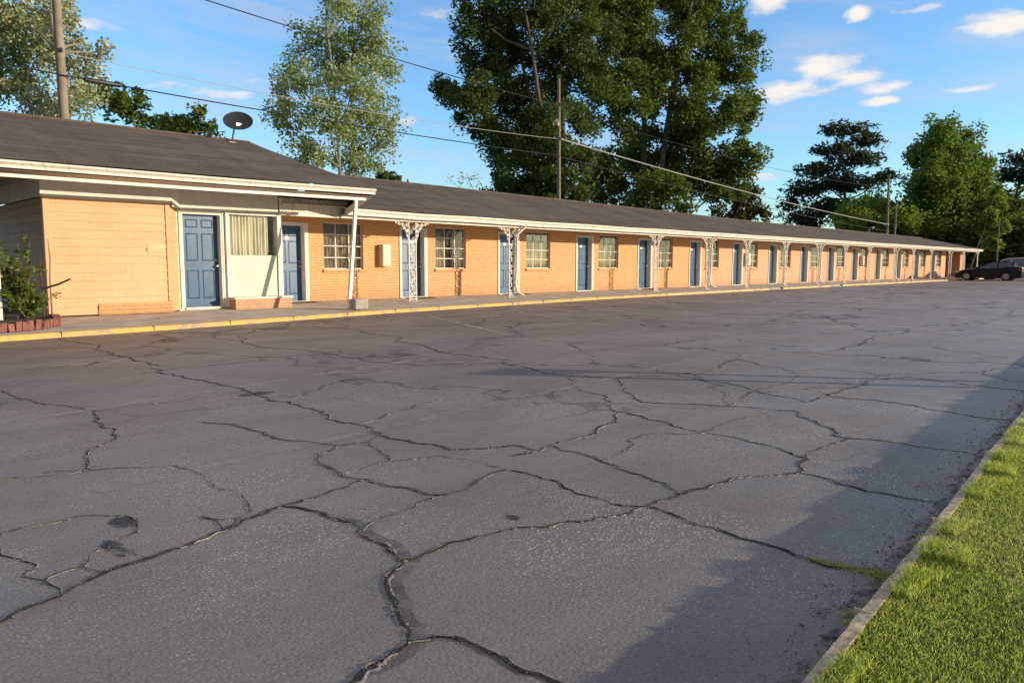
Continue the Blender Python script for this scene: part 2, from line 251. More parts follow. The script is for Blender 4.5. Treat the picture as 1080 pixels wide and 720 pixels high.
def shingle_mat():
    m, nt, b = new_mat('asphalt_shingles')
    v = coords(nt)
    tc = N(nt, 'ShaderNodeTexCoord'); mp = N(nt, 'ShaderNodeMapping'); nt.links.new(tc.outputs['Object'], mp.inputs[0])
    br = N(nt, 'ShaderNodeTexBrick'); nt.links.new(mp.outputs[0], br.inputs['Vector'])
    br.inputs['Brick Width'].default_value = .33; br.inputs['Row Height'].default_value = .135; br.inputs['Scale'].default_value = 1
    br.inputs['Mortar Size'].default_value = .008
    br.inputs['Color1'].default_value = (.200,.150,.115,1); br.inputs['Color2'].default_value = (.130,.099,.078,1); br.inputs['Mortar'].default_value = (.085,.064,.05,1)
    st = noise(nt, coords(nt, (.55,.12,.12)), 2.0, 7, .62, .4)
    c = mix(nt, ramp(nt, st, [(.38, 0), (.62, .85)]), br.outputs[0], (.085,.066,.055))
    st2 = noise(nt, coords(nt, (.10,.9,.9)), 3.5, 6, .62)
    c = mix(nt, ramp(nt, st2, [(.42, 0), (.68, .45)]), c, (.30,.235,.18))
    gr = noise(nt, v, 140, 2, .7)
    c = mix(nt, .35, c, ramp(nt, gr, [(.3, .03), (.7, .3)]), 'OVERLAY')
    nt.links.new(c, b.inputs['Base Color']); b.inputs['Roughness'].default_value = .9
    h = math_n(nt, 'ADD', math_n(nt, 'MULTIPLY', br.outputs['Fac'], -1.0), math_n(nt, 'MULTIPLY', noise(nt, v, 9, 5), 1.2))
    bump(nt, b, h, .5, .012)
    return m
SHINGLE = shingle_mat()

def asphalt_mat():
    m, nt, b = new_mat('weathered_asphalt')
    v = coords(nt)
    big = noise(nt, v, .22, 5, .55)
    mid = noise(nt, coords(nt, (.5,1.2,1), (0,0,.5)), 1.1, 6, .62, .3)
    c = mix(nt, ramp(nt, big, [(.32, 0), (.68, 1)]), (.225,.200,.182), (.335,.302,.273))
    c = mix(nt, ramp(nt, mid, [(.42, 0), (.72, .5)]), c, (.150,.129,.118))
    # sealcoat worn away showing pale stone chips
    chips = N(nt, 'ShaderNodeTexVoronoi', feature='F1', voronoi_dimensions='2D'); nt.links.new(v, chips.inputs['Vector']); chips.inputs['Scale'].default_value = 62
    chip = ramp(nt, chips.outputs['Distance'], [(.22, 1), (.34, 0)])
    cv = N(nt, 'ShaderNodeSeparateColor'); nt.links.new(chips.outputs['Color'], cv.inputs[0])
    wear = ramp(nt, noise(nt, v, .8, 5, .6), [(.44, .0), (.62, 1)])
    pick = math_n(nt, 'MULTIPLY', ramp(nt, cv.outputs[0], [(.72, 0), (.78, 1)]), ramp(nt, cv.outputs[1], [(0, .25), (1, 1)]))
    cf = math_n(nt, 'MULTIPLY', math_n(nt, 'MULTIPLY', chip, pick), math_n(nt, 'ADD', math_n(nt, 'MULTIPLY', wear, .85), .12))
    c = mix(nt, cf, c, (.95,.86,.76))
    ch2 = N(nt, 'ShaderNodeTexVoronoi', feature='F1', voronoi_dimensions='2D'); nt.links.new(v, ch2.inputs['Vector']); ch2.inputs['Scale'].default_value = 170
    cv2 = N(nt, 'ShaderNodeSeparateColor'); nt.links.new(ch2.outputs['Color'], cv2.inputs[0])
    c = mix(nt, math_n(nt, 'MULTIPLY', ramp(nt, cv2.outputs[0], [(.86, 0), (.9, 1)]), math_n(nt, 'ADD', math_n(nt, 'MULTIPLY', wear, .6), .1)), c, (.50,.45,.41))
    c = mix(nt, math_n(nt, 'MULTIPLY', ramp(nt, cv2.outputs[1], [(.75, 0), (.8, 1)]), .28), c, (.055,.048,.045))
    fine = noise(nt, v, 260, 3, .75)
    c = mix(nt, .45, c, ramp(nt, fine, [(.28, .12), (.72, .86)]), 'OVERLAY')
    # hairline crazing
    wv = N(nt, 'ShaderNodeVectorMath', operation='ADD'); nt.links.new(v, wv.inputs[0])
    nn = N(nt, 'ShaderNodeTexNoise'); nt.links.new(v, nn.inputs['Vector']); nn.inputs['Scale'].default_value = 1.6; nn.inputs['Detail'].default_value = 6
    sc = N(nt, 'ShaderNodeVectorMath', operation='SCALE'); nt.links.new(nn.outputs['Color'], sc.inputs[0]); sc.inputs[3].default_value = 1.0
    nt.links.new(sc.outputs[0], wv.inputs[1])
    vo = N(nt, 'ShaderNodeTexVoronoi', feature='DISTANCE_TO_EDGE'); nt.links.new(wv.outputs[0], vo.inputs['Vector']); vo.inputs['Scale'].default_value = .42
    spx = N(nt, 'ShaderNodeSeparateXYZ'); nt.links.new(v, spx.inputs[0])
    wd_ = math_n(nt, 'MULTIPLY_ADD', math_n(nt, 'ADD', spx.outputs[0], spx.outputs[1]), .0009, .004)
    hair = ramp(nt, math_n(nt, 'DIVIDE', vo.outputs['Distance'], wd_), [(.45, 1), (1.0, 0)])
    hair = math_n(nt, 'MULTIPLY', hair, math_n(nt, 'MULTIPLY', ramp(nt, noise(nt, v, .35, 3), [(.38, .05), (.54, .75)]), math_n(nt, 'MULTIPLY_ADD', math_n(nt, 'ADD', spx.outputs[0], spx.outputs[1]), .12, -.5, True)))
    c = mix(nt, hair, c, (.028,.025,.024))
    # old repair stains: long dark blotches
    stn = noise(nt, coords(nt, (.12,.9,1), (0,0,.08)), 1.0, 5, .5)
    c = mix(nt, ramp(nt, stn, [(.55, 0), (.75, .35)]), c, (.085,.074,.072))
    st3 = noise(nt, coords(nt, (.06,.55,1), (0,0,.02)), 1.7, 6, .6)
    c = mix(nt, ramp(nt, st3, [(.5, 0), (.72, .55)]), c, (.32,.285,.265))
    oil = noise(nt, v, 2.1, 3, .5)
    c = mix(nt, ramp(nt, oil, [(.64, 0), (.80, .3)]), c, (.07,.062,.06))
    sp = N(nt, 'ShaderNodeSeparateXYZ'); nt.links.new(v, sp.inputs[0])
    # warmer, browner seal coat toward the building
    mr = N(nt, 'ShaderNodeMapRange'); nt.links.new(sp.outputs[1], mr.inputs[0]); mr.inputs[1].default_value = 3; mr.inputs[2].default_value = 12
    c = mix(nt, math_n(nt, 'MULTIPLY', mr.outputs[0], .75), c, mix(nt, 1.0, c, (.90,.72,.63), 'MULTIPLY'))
    mr_sheen = N(nt, 'ShaderNodeMapRange'); nt.links.new(math_n(nt, 'SUBTRACT', sp.outputs[0], math_n(nt, 'MULTIPLY', sp.outputs[1], .9)), mr_sheen.inputs[0]); mr_sheen.inputs[1].default_value = 0; mr_sheen.inputs[2].default_value = 16
    c = mix(nt, math_n(nt, 'MULTIPLY', mr_sheen.outputs[0], .8), c, mix(nt, 1.0, c, (1.42,1.40,1.42), 'MULTIPLY'))  # low-angle sheen of the far lot painted in as lighter base colour
    nt.links.new(c, b.inputs['Base Color'])
    ro = ramp(nt, noise(nt, v, 1.2, 4), [(.3, .50), (.7, .72)])
    nt.links.new(ro, b.inputs['Roughness'])
    h = math_n(nt, 'ADD', math_n(nt, 'MULTIPLY', fine, .5), math_n(nt, 'MULTIPLY', chips.outputs['Distance'], -.8))
    h = math_n(nt, 'ADD', h, math_n(nt, 'MULTIPLY', noise(nt, v, 30, 4), .35))
    h = math_n(nt, 'SUBTRACT', h, math_n(nt, 'MULTIPLY', hair, 2.5))
    bump(nt, b, h, .35, .004)
    return m
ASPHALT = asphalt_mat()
def simple_noise_mat(name, c1, c2, scale, rough=.9, bs=.5, bd=.01, sc=(1,1,1)):
    m, nt, b = new_mat(name); v = coords(nt, sc)
    n = noise(nt, v, scale, 6, .65)
    nt.links.new(ramp(nt, n, [(.3, c1), (.7, c2)]), b.inputs['Base Color']); b.inputs['Roughness'].default_value = rough
    bump(nt, b, n, bs, bd); return m
CRACK = simple_noise_mat('crack_crumbly_dark', (.016,.014,.013), (.055,.047,.042), 40, 1, .8)
LIP = simple_noise_mat('crack_broken_edge', (.10,.085,.075), (.44,.39,.34), 60, .95, .8)
SEAL = None
CONCRETE = simple_noise_mat('worn_concrete_walk', (.40,.345,.29), (.70,.62,.54), 1.7, .85, .3)
KERBCONC = simple_noise_mat('tan_kerb_concrete', (.26,.19,.13), (.78,.63,.46), 24, .9, .6)
SOIL = simple_noise_mat('dry_soil', (.04,.028,.018), (.12,.085,.055), 14, 1, .8, .02)
TURF = simple_noise_mat('turf_ground', (.06,.075,.02), (.17,.18,.06), 5, 1, .8, .02)
def worn_paint(name, col, base, lo=.45, hi=.6, scale=7):
    m, nt, b = new_mat(name)
    n = noise(nt, coords(nt), scale, 7, .7); n2 = noise(nt, coords(nt), 1.0, 3)
    f = math_n(nt, 'ADD', n, math_n(nt, 'MULTIPLY', math_n(nt, 'SUBTRACT', n2, .5), .5))
    nt.links.new(mix(nt, ramp(nt, f, [(lo, 0), (hi, 1)]), col, base), b.inputs['Base Color']); b.inputs['Roughness'].default_value = .75
    bump(nt, b, n, .3, .004); return m
YELLOW = worn_paint('worn_yellow_kerb_paint', (.70,.46,.11), (.40,.32,.24), .44, .64)
YELLOW_PALE = worn_paint('faded_cream_yellow_kerb_paint', (.70,.52,.24), (.36,.29,.22), .5, .66)
def alpha_paint(name, col, lo, hi, amax, scale=5, rough=.8):
    m, nt, b = new_mat(name); b.inputs['Base Color'].default_value = (*col, 1); b.inputs['Roughness'].default_value = rough
    n = noise(nt, coords(nt), scale, 7, .7)
    nt.links.new(ramp(nt, n, [(lo, 0), (hi, amax)]), b.inputs['Alpha']); return m
STALL = alpha_paint('worn_white_stall_paint', (.66,.62,.55), .38, .60, .7, 4)
GHOST = alpha_paint('ghost_stall_paint', (.50,.47,.43), .38, .62, .5, 4)
STAIN = alpha_paint('dark_sealant_stain', (.035,.032,.033), .36, .55, .7, 5, .6)

def glass_mat(name, tint, a=.35):
    m, nt, b = new_mat(name)
    nt.nodes.remove(b); out = nt.nodes['Material Output']
    g = N(nt, 'ShaderNodeBsdfGlossy'); g.inputs['Roughness'].default_value = .05; g.inputs['Color'].default_value = (.9,.9,.9,1)
    t = N(nt, 'ShaderNodeBsdfTransparent'); t.inputs['Color'].default_value = (*tint, 1)
    fr = N(nt, 'ShaderNodeFresnel'); fr.inputs['IOR'].default_value = 1.5
    f = math_n(nt, 'ADD', fr.outputs[0], a, clamp=True)
    ms = N(nt, 'ShaderNodeMixShader'); nt.links.new(f, ms.inputs[0]); nt.links.new(t.outputs[0], ms.inputs[1]); nt.links.new(g.outputs[0], ms.inputs[2])
    nt.links.new(ms.outputs[0], out.inputs['Surface']); return m
GLASS = glass_mat('window_glass', (.93,.95,.93), .04)
CARGLASS, _nt, _b = new_mat('dark_car_glass'); _b.inputs['Base Color'].default_value = (.07,.09,.11,1); _b.inputs['Roughness'].default_value = .05; _b.inputs['Specular IOR Level'].default_value = .9
def car_paint(name, col, metal=.3):
    m, nt, b = new_mat(name); b.inputs['Roughness'].default_value = .28; b.inputs['Metallic'].default_value = metal
    b.inputs['Coat Weight'].default_value = 0 if metal == 0 else .3; b.inputs['Specular IOR Level'].default_value = .3 if metal == 0 else .5; b.inputs['Coat Roughness'].default_value = .06
    n = noise(nt, coords(nt), 3, 4); nt.links.new(mix(nt, n, tuple(x*.85 for x in col), tuple(x*1.1 for x in col)), b.inputs['Base Color']); return m
BLACKCAR = car_paint('black_car_paint', (.004,.004,.005), .0); SILVERCAR = car_paint('silver_car_paint', (.86,.85,.82), .01)
TYRE = painted('tyre_rubber', (.018,.018,.018), .85, .1); RIM = painted('alloy_rim', (.6,.6,.6), .3, .1, metallic=.8)
REDLAMP, _nt, _b = new_mat('red_tail_lamp_lens'); _b.inputs['Base Color'].default_value = (.28,.012,.01,1); _b.inputs['Roughness'].default_value = .15
CLEARLAMP, _nt, _b = new_mat('clear_head_lamp_lens'); _b.inputs['Base Color'].default_value = (.6,.6,.58,1); _b.inputs['Roughness'].default_value = .1
def curtain_mat(name, c1, c2, freq):
    m, nt, b = new_mat(name)
    v = coords(nt, (1,1,.12))
    n = noise(nt, v, freq, 5, .6, .5)
    c = ramp(nt, n, [(.35, c1), (.62, c2)])
    nt.links.new(c, b.inputs['Base Color']); b.inputs['Roughness'].default_value = .9
    bump(nt, b, n, .8, .05); return m
CURTAIN = curtain_mat('cream_curtain_cloth', (.16,.135,.10), (.50,.45,.35), 14)
CURTAIN_OFF = curtain_mat('sheer_office_curtain', (.50,.47,.36), (.86,.82,.68), 9)
CURTAIN_LACE = curtain_mat('patterned_curtain_cloth', (.16,.12,.08), (.52,.42,.28), 22)

def leaf_mat(name, stops, trans=.35, rough=.55, tcol=None):
    m, nt, b = new_mat(name); out = nt.nodes['Material Output']
    at = N(nt, 'ShaderNodeAttribute'); at.attribute_name = 'tint'
    c = ramp(nt, at.outputs['Fac'], stops)
    nt.links.new(c, b.inputs['Base Color']); b.inputs['Roughness'].default_value = rough
    b.inputs['Specular IOR Level'].default_value = .3
    tr = N(nt, 'ShaderNodeBsdfTranslucent'); nt.links.new(mix(nt, .5, c, tcol or (.16,.22,.03)), tr.inputs['Color'])
    ms = N(nt, 'ShaderNodeMixShader'); ms.inputs[0].default_value = trans
    nt.links.new(b.outputs[0], ms.inputs[1]); nt.links.new(tr.outputs[0], ms.inputs[2]); nt.links.new(ms.outputs[0], out.inputs['Surface'])
    return m
def bark_mat(name, c1, c2):
    return simple_noise_mat(name, c1, c2, 6, .95, .8, .03, (1,1,.25))

# ------------------------------------------------------------------ camera
CAMLOC = Vector((0, 0, 1.1809))
cr_ = Vector((0.7002499936637274, -0.7138958148242246, 0.0016468000504652764))
cu_ = Vector((0.07192415128910742, 0.0728440117543687, 0.9947465337526293))
cf_ = Vector((0.7102653467791396, 0.6964528092613208, -0.10235536935951531))
cam = bpy.data.cameras.new('camera'); cam.lens = 791.26/1080*36; cam.sensor_width = 36; cam.clip_end = 3000; cam.clip_start = .05
camo = bpy.data.objects.new('camera', cam); COL.objects.link(camo)
M3 = Matrix((cr_, cu_, -cf_)).transposed(); camo.matrix_world = Matrix.Translation(CAMLOC) @ M3.to_4x4()
scene.camera = camo
scene.cycles.max_bounces = 6; scene.cycles.diffuse_bounces = 3; scene.cycles.glossy_bounces = 3; scene.cycles.transmission_bounces = 4; scene.cycles.transparent_max_bounces = 8

# ------------------------------------------------------------------ light and sky
SUNV = Vector((.69, -1, .226)).normalized()
sl = bpy.data.lights.new('sun', 'SUN'); sl.energy = 5.0; sl.angle = R(.53); sl.color = (1, .83, .60)
so = bpy.data.objects.new('sun', sl); COL.objects.link(so); so.rotation_euler = SUNV.to_track_quat('Z', 'Y').to_euler(); so.location = (0, -20, 30)
w = bpy.data.worlds.new('World'); scene.world = w; w.use_nodes = True
nt = w.node_tree; nt.nodes.clear()
out = N(nt, 'ShaderNodeOutputWorld'); bg = N(nt, 'ShaderNodeBackground'); bg.inputs[1].default_value = SKY_STRENGTH
sky = N(nt, 'ShaderNodeTexSky', sky_type='NISHITA'); sky.sun_disc = False
sky.sun_elevation = math.asin(SUNV.z); sky.sun_rotation = math.atan2(SUNV.x, SUNV.y); sky.air_density = 1.0; sky.dust_density = .4; sky.ozone_density = 2.0
tc = N(nt, 'ShaderNodeTexCoord'); sp = N(nt, 'ShaderNodeSeparateXYZ'); nt.links.new(tc.outputs['Generated'], sp.inputs[0])
az = math_n(nt, 'ARCTAN2', sp.outputs[0], sp.outputs[1]); el = math_n(nt, 'ARCSINE', sp.outputs[2])
tot = None
for a0, e0, sa, se, amp in CLOUDS:
    dx = math_n(nt, 'DIVIDE', math_n(nt, 'SUBTRACT', az, a0), max(sa, .01)*1.15); dy = math_n(nt, 'DIVIDE', math_n(nt, 'SUBTRACT', el, e0), se*1.25)
    r2 = math_n(nt, 'MULTIPLY_ADD', dx, dx, math_n(nt, 'MULTIPLY', dy, dy))
    g = math_n(nt, 'MULTIPLY', math_n(nt, 'EXPONENT', math_n(nt, 'MULTIPLY', r2, -1.0)), amp)
    tot = g if tot is None else math_n(nt, 'MAXIMUM', tot, g)
cb = N(nt, 'ShaderNodeCombineXYZ'); nt.links.new(math_n(nt, 'MULTIPLY', az, 9.0), cb.inputs[0]); nt.links.new(math_n(nt, 'MULTIPLY', el, 26.0), cb.inputs[1])
cn = N(nt, 'ShaderNodeTexNoise'); nt.links.new(cb.outputs[0], cn.inputs['Vector']); cn.inputs['Scale'].default_value = 1.6; cn.inputs['Detail'].default_value = 9; cn.inputs['Roughness'].default_value = .6; cn.inputs['Distortion'].default_value = .3
d = math_n(nt, 'ADD', tot, math_n(nt, 'MULTIPLY', math_n(nt, 'SUBTRACT', cn.outputs['Fac'], .5), 2.0))
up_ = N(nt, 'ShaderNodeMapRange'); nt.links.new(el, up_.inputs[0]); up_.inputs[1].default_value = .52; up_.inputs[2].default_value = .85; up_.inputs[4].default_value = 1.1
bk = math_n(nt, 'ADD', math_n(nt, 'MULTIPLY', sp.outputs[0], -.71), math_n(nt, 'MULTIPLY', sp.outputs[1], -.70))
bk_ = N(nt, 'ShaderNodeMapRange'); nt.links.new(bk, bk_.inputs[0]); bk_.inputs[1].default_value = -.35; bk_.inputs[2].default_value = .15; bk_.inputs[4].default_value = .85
fill_cover = ramp(nt, math_n(nt, 'ADD', math_n(nt, 'MAXIMUM', up_.outputs[0], bk_.outputs[0]), math_n(nt, 'MULTIPLY', math_n(nt, 'SUBTRACT', cn.outputs['Fac'], .5), 1.2)), [(.45, 0), (.8, 1)])  # added out-of-view clouds, overhead and behind the camera, as neutral ambient fill
dens = ramp(nt, d, [(.42, 0), (.70, .62), (1.0, 1.0)])
dens.node.color_ramp.interpolation = 'EASE'
cshade = ramp(nt, math_n(nt, 'ADD', d, math_n(nt, 'MULTIPLY', noise(nt, cb.outputs[0], 5, 5), .4)), [(.7, (.62,.66,.76)), (1.25, (1.0,.95,.90))])
cs = N(nt, 'ShaderNodeVectorMath', operation='SCALE'); nt.links.new(cshade, cs.inputs[0]); cs.inputs[3].default_value = CLOUD_GAIN
skyc = mix(nt, 1.0, sky.outputs[0], SKY_TINT, 'MULTIPLY')
vb = N(nt, 'ShaderNodeCombineXYZ'); nt.links.new(math_n(nt, 'MULTIPLY', az, 3.0), vb.inputs[0]); nt.links.new(math_n(nt, 'MULTIPLY_ADD', el, 16.0, math_n(nt, 'MULTIPLY', az, 2.0)), vb.inputs[1]); vb.inputs[2].default_value = 4.4
veil = ramp(nt, noise(nt, vb.outputs[0], 1.5, 8, .62, .5), [(.46, 0), (.72, .6)])
dens = math_n(nt, 'MAXIMUM', dens, veil)
cm = mix(nt, dens, skyc, cs.outputs[0])
cm = mix(nt, fill_cover, cm, FILL_COVER)
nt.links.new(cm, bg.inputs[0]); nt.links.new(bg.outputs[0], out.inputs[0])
scene.view_settings.view_transform = 'Standard'; scene.view_settings.look = 'None'; scene.view_settings.exposure = 0

# ------------------------------------------------------------------ the ground
def pl_interp(pts, x):
    return float(np.interp(x, [p[0] for p in pts], [p[1] for p in pts]))
KERB = [(-8,11.9),(-4,12.6),(0,13.2),(3,13.5),(5.5,13.8),(8.6,14.35),(10.5,14.7),(15.1,15.15),(20,15.6),(27,15.85),(36,16.05),(53,16.1),(76,16.1)]
RKERB = [(-6,.15),(0,.6),(1.87,.75),(2.94,.83),(3.81,.9),(4.96,1.0),(6.62,1.13),(9,1.32),(14,1.7),(25,2.5),(48,4.0),(75,5.5)]
o = MB(); S_ = 900
o.quad((-S_,-S_,-.012),(S_,-S_,-.012),(S_,S_,-.012),(-S_,S_,-.012)); o.build('ground', TURF, kind='structure')
lot = MB()
xs = [-30, -8] + list(range(-4, 77, 2)) + [90, 130]
for a, b_ in zip(xs[:-1], xs[1:]):
    lo = lambda x: pl_interp(RKERB, x) + .02 if x > -6 else .15
    hi = lambda x: pl_interp(KERB, x) + .05 if x <= 76 else 26
    if b_ <= 76: lot.quad((a,lo(a),0),(b_,lo(b_),0),(b_,hi(b_),0),(a,hi(a),0))
lot.quad((76,5.5,0),(130,9,0),(130,30,0),(76,30,0))
lot.quad((-30,.15,0),(-30,-2,0),(-8,-2,0),(-8,.15,0))
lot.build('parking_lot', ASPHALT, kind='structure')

def fractal(pts, it, amp, rnd):
    P = [Vector((p[0], p[1], 0)) for p in pts]
    for k in range(it):
        Q = [P[0]]
        for a, b_ in zip(P[:-1], P[1:]):
            d = b_-a; n_ = Vector((-d.y, d.x, 0))
            Q.append((a+b_)/2 + n_*rnd.uniform(-amp, amp)); Q.append(b_)
        P = Q
    return P
def clean(pts):
    out_ = [pts[0]]
    for p in pts[1:]:
        if (Vector(p)-Vector(out_[-1])).length > .02: out_.append(p)
    return out_
cm_, lipm, sealm = MB(), MB(), MB()
crumbs = []
rr = random.Random(3)
def ribbon(mb, P, wfun, z, mi=0):
    L_, Rr = [], []
    for i, p in enumerate(P):
        t = (P[min(i+1,len(P)-1)]-P[max(i-1,0)]).normalized(); n_ = Vector((-t.y,t.x,0)); w0, w1 = wfun(i)
        L_.append(p+n_*w0+Vector((0,0,z))); Rr.append(p-n_*w1+Vector((0,0,z)))
    b0 = len(mb.v)
    for a, c in zip(L_, Rr): mb.v += [tuple(a), tuple(c)]
    for i in range(len(P)-1):
        mb.f.append((b0+2*i, b0+2*i+1, b0+2*i+3, b0+2*i+2)); mb.m.append(mi)
for wd, pts in CRACKS:
    pts = clean(pts)
    L0 = sum((Vector(a)-Vector(b_)).length for a, b_ in zip(pts[:-1], pts[1:]))
    dist = min(math.hypot(*p) for p in pts)
    seg = L0/max(1,len(pts)-1)
    it = max(2, min(7, int(math.log2(max(seg, .05)/(.012+.002*dist)))))
    P = [Vector((p[0], p[1], 0)) for p in pts]
    for k in range(it):
        amp = .13 if k < 3 else .24
        Q = [P[0]]
        for a, b_ in zip(P[:-1], P[1:]):
            d = b_-a; Q.append((a+b_)/2 + Vector((-d.y, d.x, 0))*rr.uniform(-amp, amp)); Q.append(b_)
        P = Q
    n_ = len(P); base = wd*.0012*(1 + .08*dist)
    ph = rr.uniform(0, 9)
    ww = [max(.0008, base*(.25+1.5*rr.random()**2+.55*(.5+.5*math.sin(i*.11+ph)))) for i in range(n_)]
    ribbon(cm_, P, lambda i: (ww[i], ww[i]*(.6+.6*rr.random())), .0042+rr.random()*.001)
    for sgn in (1, -1):
        A_, B_, C_ = [], [], []
        on = True; flags = []
        for i, p in enumerate(P):
            t = (P[min(i+1,n_-1)]-P[max(i-1,0)]).normalized(); q = Vector((-t.y,t.x,0))*sgn
            e = ww[i]*(.8+.4*rr.random()); sc2 = min(1, .3+wd*.16); h_ = (.0010+.0034*rr.random()**2)*sc2
            A_.append(p+q*e*.9+Vector((0,0,.0035))); B_.append(p+q*(e+(.002+.004*rr.random())*sc2)+Vector((0,0,h_+.003))); C_.append(p+q*(e+(.006+.012*rr.random())*sc2)+Vector((0,0,.0012)))
            if rr.random() < .45: on = rr.random() < (.45 if sgn > 0 else .22)
            flags.append(on)
        for i in range(n_-1):
            if not flags[i]: continue
            mi = 0 if rr.random() < .5 else 1
            lipm.quad(A_[i], A_[i+1], B_[i+1], B_[i], mi); lipm.quad(B_[i], B_[i+1], C_[i+1], C_[i], 1)
    if wd >= 1.8:
        off = (.035 if wd >= 5 else rr.uniform(-.02, .02)); s0_ = (.034 if wd >= 5 else .006+.004*wd)*(1+.03*dist)
        sw = [s0_*(.55+.5*math.sin(i*.021+wd)**2+.3*math.sin(i*.057+ph)**2)*min(1, .1+6*min(i, n_-1-i)/n_) for i in range(n_)]
        ribbon(sealm, P, lambda i: (max(.002, sw[i]+off*min(1,6*min(i,n_-1-i)/n_)), max(.002, sw[i]-off*.6)), .0018)
    for _ in range(int(L0*wd*26)):
        i = rr.randrange(n_); crumbs.append((P[i].x+rr.gauss(0,.018), P[i].y+rr.gauss(0,.018), rr.uniform(.0010,.0034)))
SEALM = alpha_paint('old_crack_sealant', (.075,.067,.063), .36, .62, .5, 6, .7)
sealm.build('crack_sealant', SEALM, kind='structure')
cm_.build('asphalt_cracks', CRACK, kind='structure')
lipm.build('crack_edges', [LIP, ASPHALT], kind='structure')
# loose stone crumbs: along cracks and along the grass kerb, a few scattered
for _ in range(1500):
    x = rr.uniform(1.2, 14); crumbs.append((x, pl_interp(RKERB, x)+.03+abs(rr.gauss(0,.10)), rr.uniform(.002,.007)))
for _ in range(1600):
    x = rr.uniform(.3, 8); y = rr.uniform(1.0, 8); crumbs.append((x, y, rr.uniform(.0015,.0042)))
cv, cf = [], []
oct_v = np.array([(1,0,0),(-1,0,0),(0,1,0),(0,-1,0),(0,0,1),(0,0,-.6)]); oct_f = np.array([(0,2,4),(2,1,4),(1,3,4),(3,0,4),(2,0,5),(1,2,5),(3,1,5),(0,3,5)])
for i, (x, y, s) in enumerate(crumbs):
    cv.append(oct_v*s*rng.uniform(.6,1.3,(6,3))+np.array([x,y,.004+s*.4])); cf.append(oct_f+6*i)
GRAVEL = simple_noise_mat('stone_crumb', (.06,.055,.05), (.36,.33,.29), 120, .9, .3)
tag(raw_mesh('loose_gravel', np.vstack(cv), np.vstack(cf), GRAVEL, kind='stuff'), 'loose grey stone crumbs scattered on the parking lot', 'gravel')

# worn white stall lines running out from the walkway
pm = MB()
def strip(mb, a, b_, w_, z=.0058):
    a = Vector((*a, z)); b_ = Vector((*b_, z)); t = (b_-a).normalized(); q = Vector((-t.y, t.x, 0))*w_/2
    mb.quad(a+q, a-q, b_-q, b_+q)
for i in range(17):
    x = 10.9+2.75*i; y0 = 13.4+.05*i; L_ = (4.9,5.4,3.6,5.0)[i % 4]
    strip(pm, (x, y0), (x-.40*L_, y0-.92*L_), .085, .0058+.0002*(i%2))
pm.build('parking_stall_lines', STALL, kind='structure')
pg = MB(); strip(pg, (-2.5, 5.9), (6.5, 7.4), .12, .0052); strip(pg, (1.2,4.2), (9.5,5.0), .10, .0054); strip(pg, (3.5,8.6), (14,10.1), .12, .0052)
pg.build('ghost_pavement_lines', GHOST, kind='structure')
ps = MB()
for cx, cy, rx, ry in ((1.14,3.61,.06,.10),(2.44,2.39,.03,.05),(1.0,3.3,.04,.12),(3.2,6.4,.16,.10)):
    k = 22; ps.add([(cx+rx*math.cos(6.283*i/k)*rr.uniform(.75,1.15), cy+ry*math.sin(6.283*i/k)*rr.uniform(.75,1.15), .003) for i in range(k)], [tuple(range(k))])
ps.build('asphalt_stains', STAIN, kind='structure')

# walkway slab with yellow kerb
sw = MB(); kb = MB(); kb2 = MB()
kxs = [k[0] for k in KERB]; xx = sorted(set(kxs + [i*1.5-7 for i in range(56)]))
xx = [x for x in xx if -8 <= x <= 76]
JOINT = .012
for a, b_ in zip(xx[:-1], xx[1:]):
    ya, yb = pl_interp(KERB, a), pl_interp(KERB, b_)
    sw.quad((a,ya+.16,.083),(b_,yb+.16,.083),(b_,19.0,.150),(a,19.0,.150))
    mb = kb if a < 24 else kb2
    g = 0.0
    if 33.0 < a < 34.6 or 40.6 < a < 42: sw.quad((a,ya+.02,.004),(b_,yb+.02,.004),(b_,yb+.16,.083),(a,ya+.16,.083)); continue
    mb.quad((a,ya,0),(b_-g,yb,0),(b_-g,yb+.01,.070),(a,ya+.01,.070)); mb.quad((a,ya+.01,.070),(b_,yb+.01,.070),(b_,yb+.03,.086),(a,ya+.03,.086)); mb.quad((a,ya+.03,.086),(b_,yb+.03,.086),(b_,yb+.16,.088),(a,ya+.16,.088)); 
sw.quad((-8,19,.15),(4.1,19,.15),(4.1,30,.15),(-8,30,.15))
sw.build('walkway', CONCRETE, kind='structure')
kb.build('yellow_kerb', YELLOW, kind='structure'); kb2.build('yellow_kerb', YELLOW_PALE, kind='structure')
# dark grime and joints on the walkway and kerb
jm = MB()
for x in [i*1.5-7 for i in range(0, 52)]:
    y = pl_interp(KERB, x); jm.box(x-.0035, x+.0035, y-.002, y+.165, .002, .0895)
jm.build('kerb_joints', CRACK, kind='structure')

# right kerb and grass bank
rk = MB(); rx = [-6,-3,0] + [1+.12*i for i in range(70)] + [10,14,20,30,48,75]
rs = random.Random(5)
prof = lambda x: [(pl_interp(RKERB,x)+.03+rs.uniform(-.006,.006), -.01), (pl_interp(RKERB,x)+.018+rs.uniform(-.004,.004), .085+rs.uniform(-.008,.004)), (pl_interp(RKERB,x)+rs.uniform(-.004,.004), .116+rs.uniform(-.005,.003)), (pl_interp(RKERB,x)-.036, .118), (pl_interp(RKERB,x)-.045, .05)]
prs = [(x, prof(x)) for x in rx]
for (a, pa), (b_, pb) in zip(prs[:-1], prs[1:]):
    for i in range(4): rk.quad((a,*pa[i]),(b_,*pb[i]),(b_,*pb[i+1]),(a,*pa[i+1]))
for xj in (1.55,2.35,3.45,4.9,6.7,9): rk.box(xj-.004, xj+.004, pl_interp(RKERB,xj)-.037, pl_interp(RKERB,xj)+.021, .05, .1195)
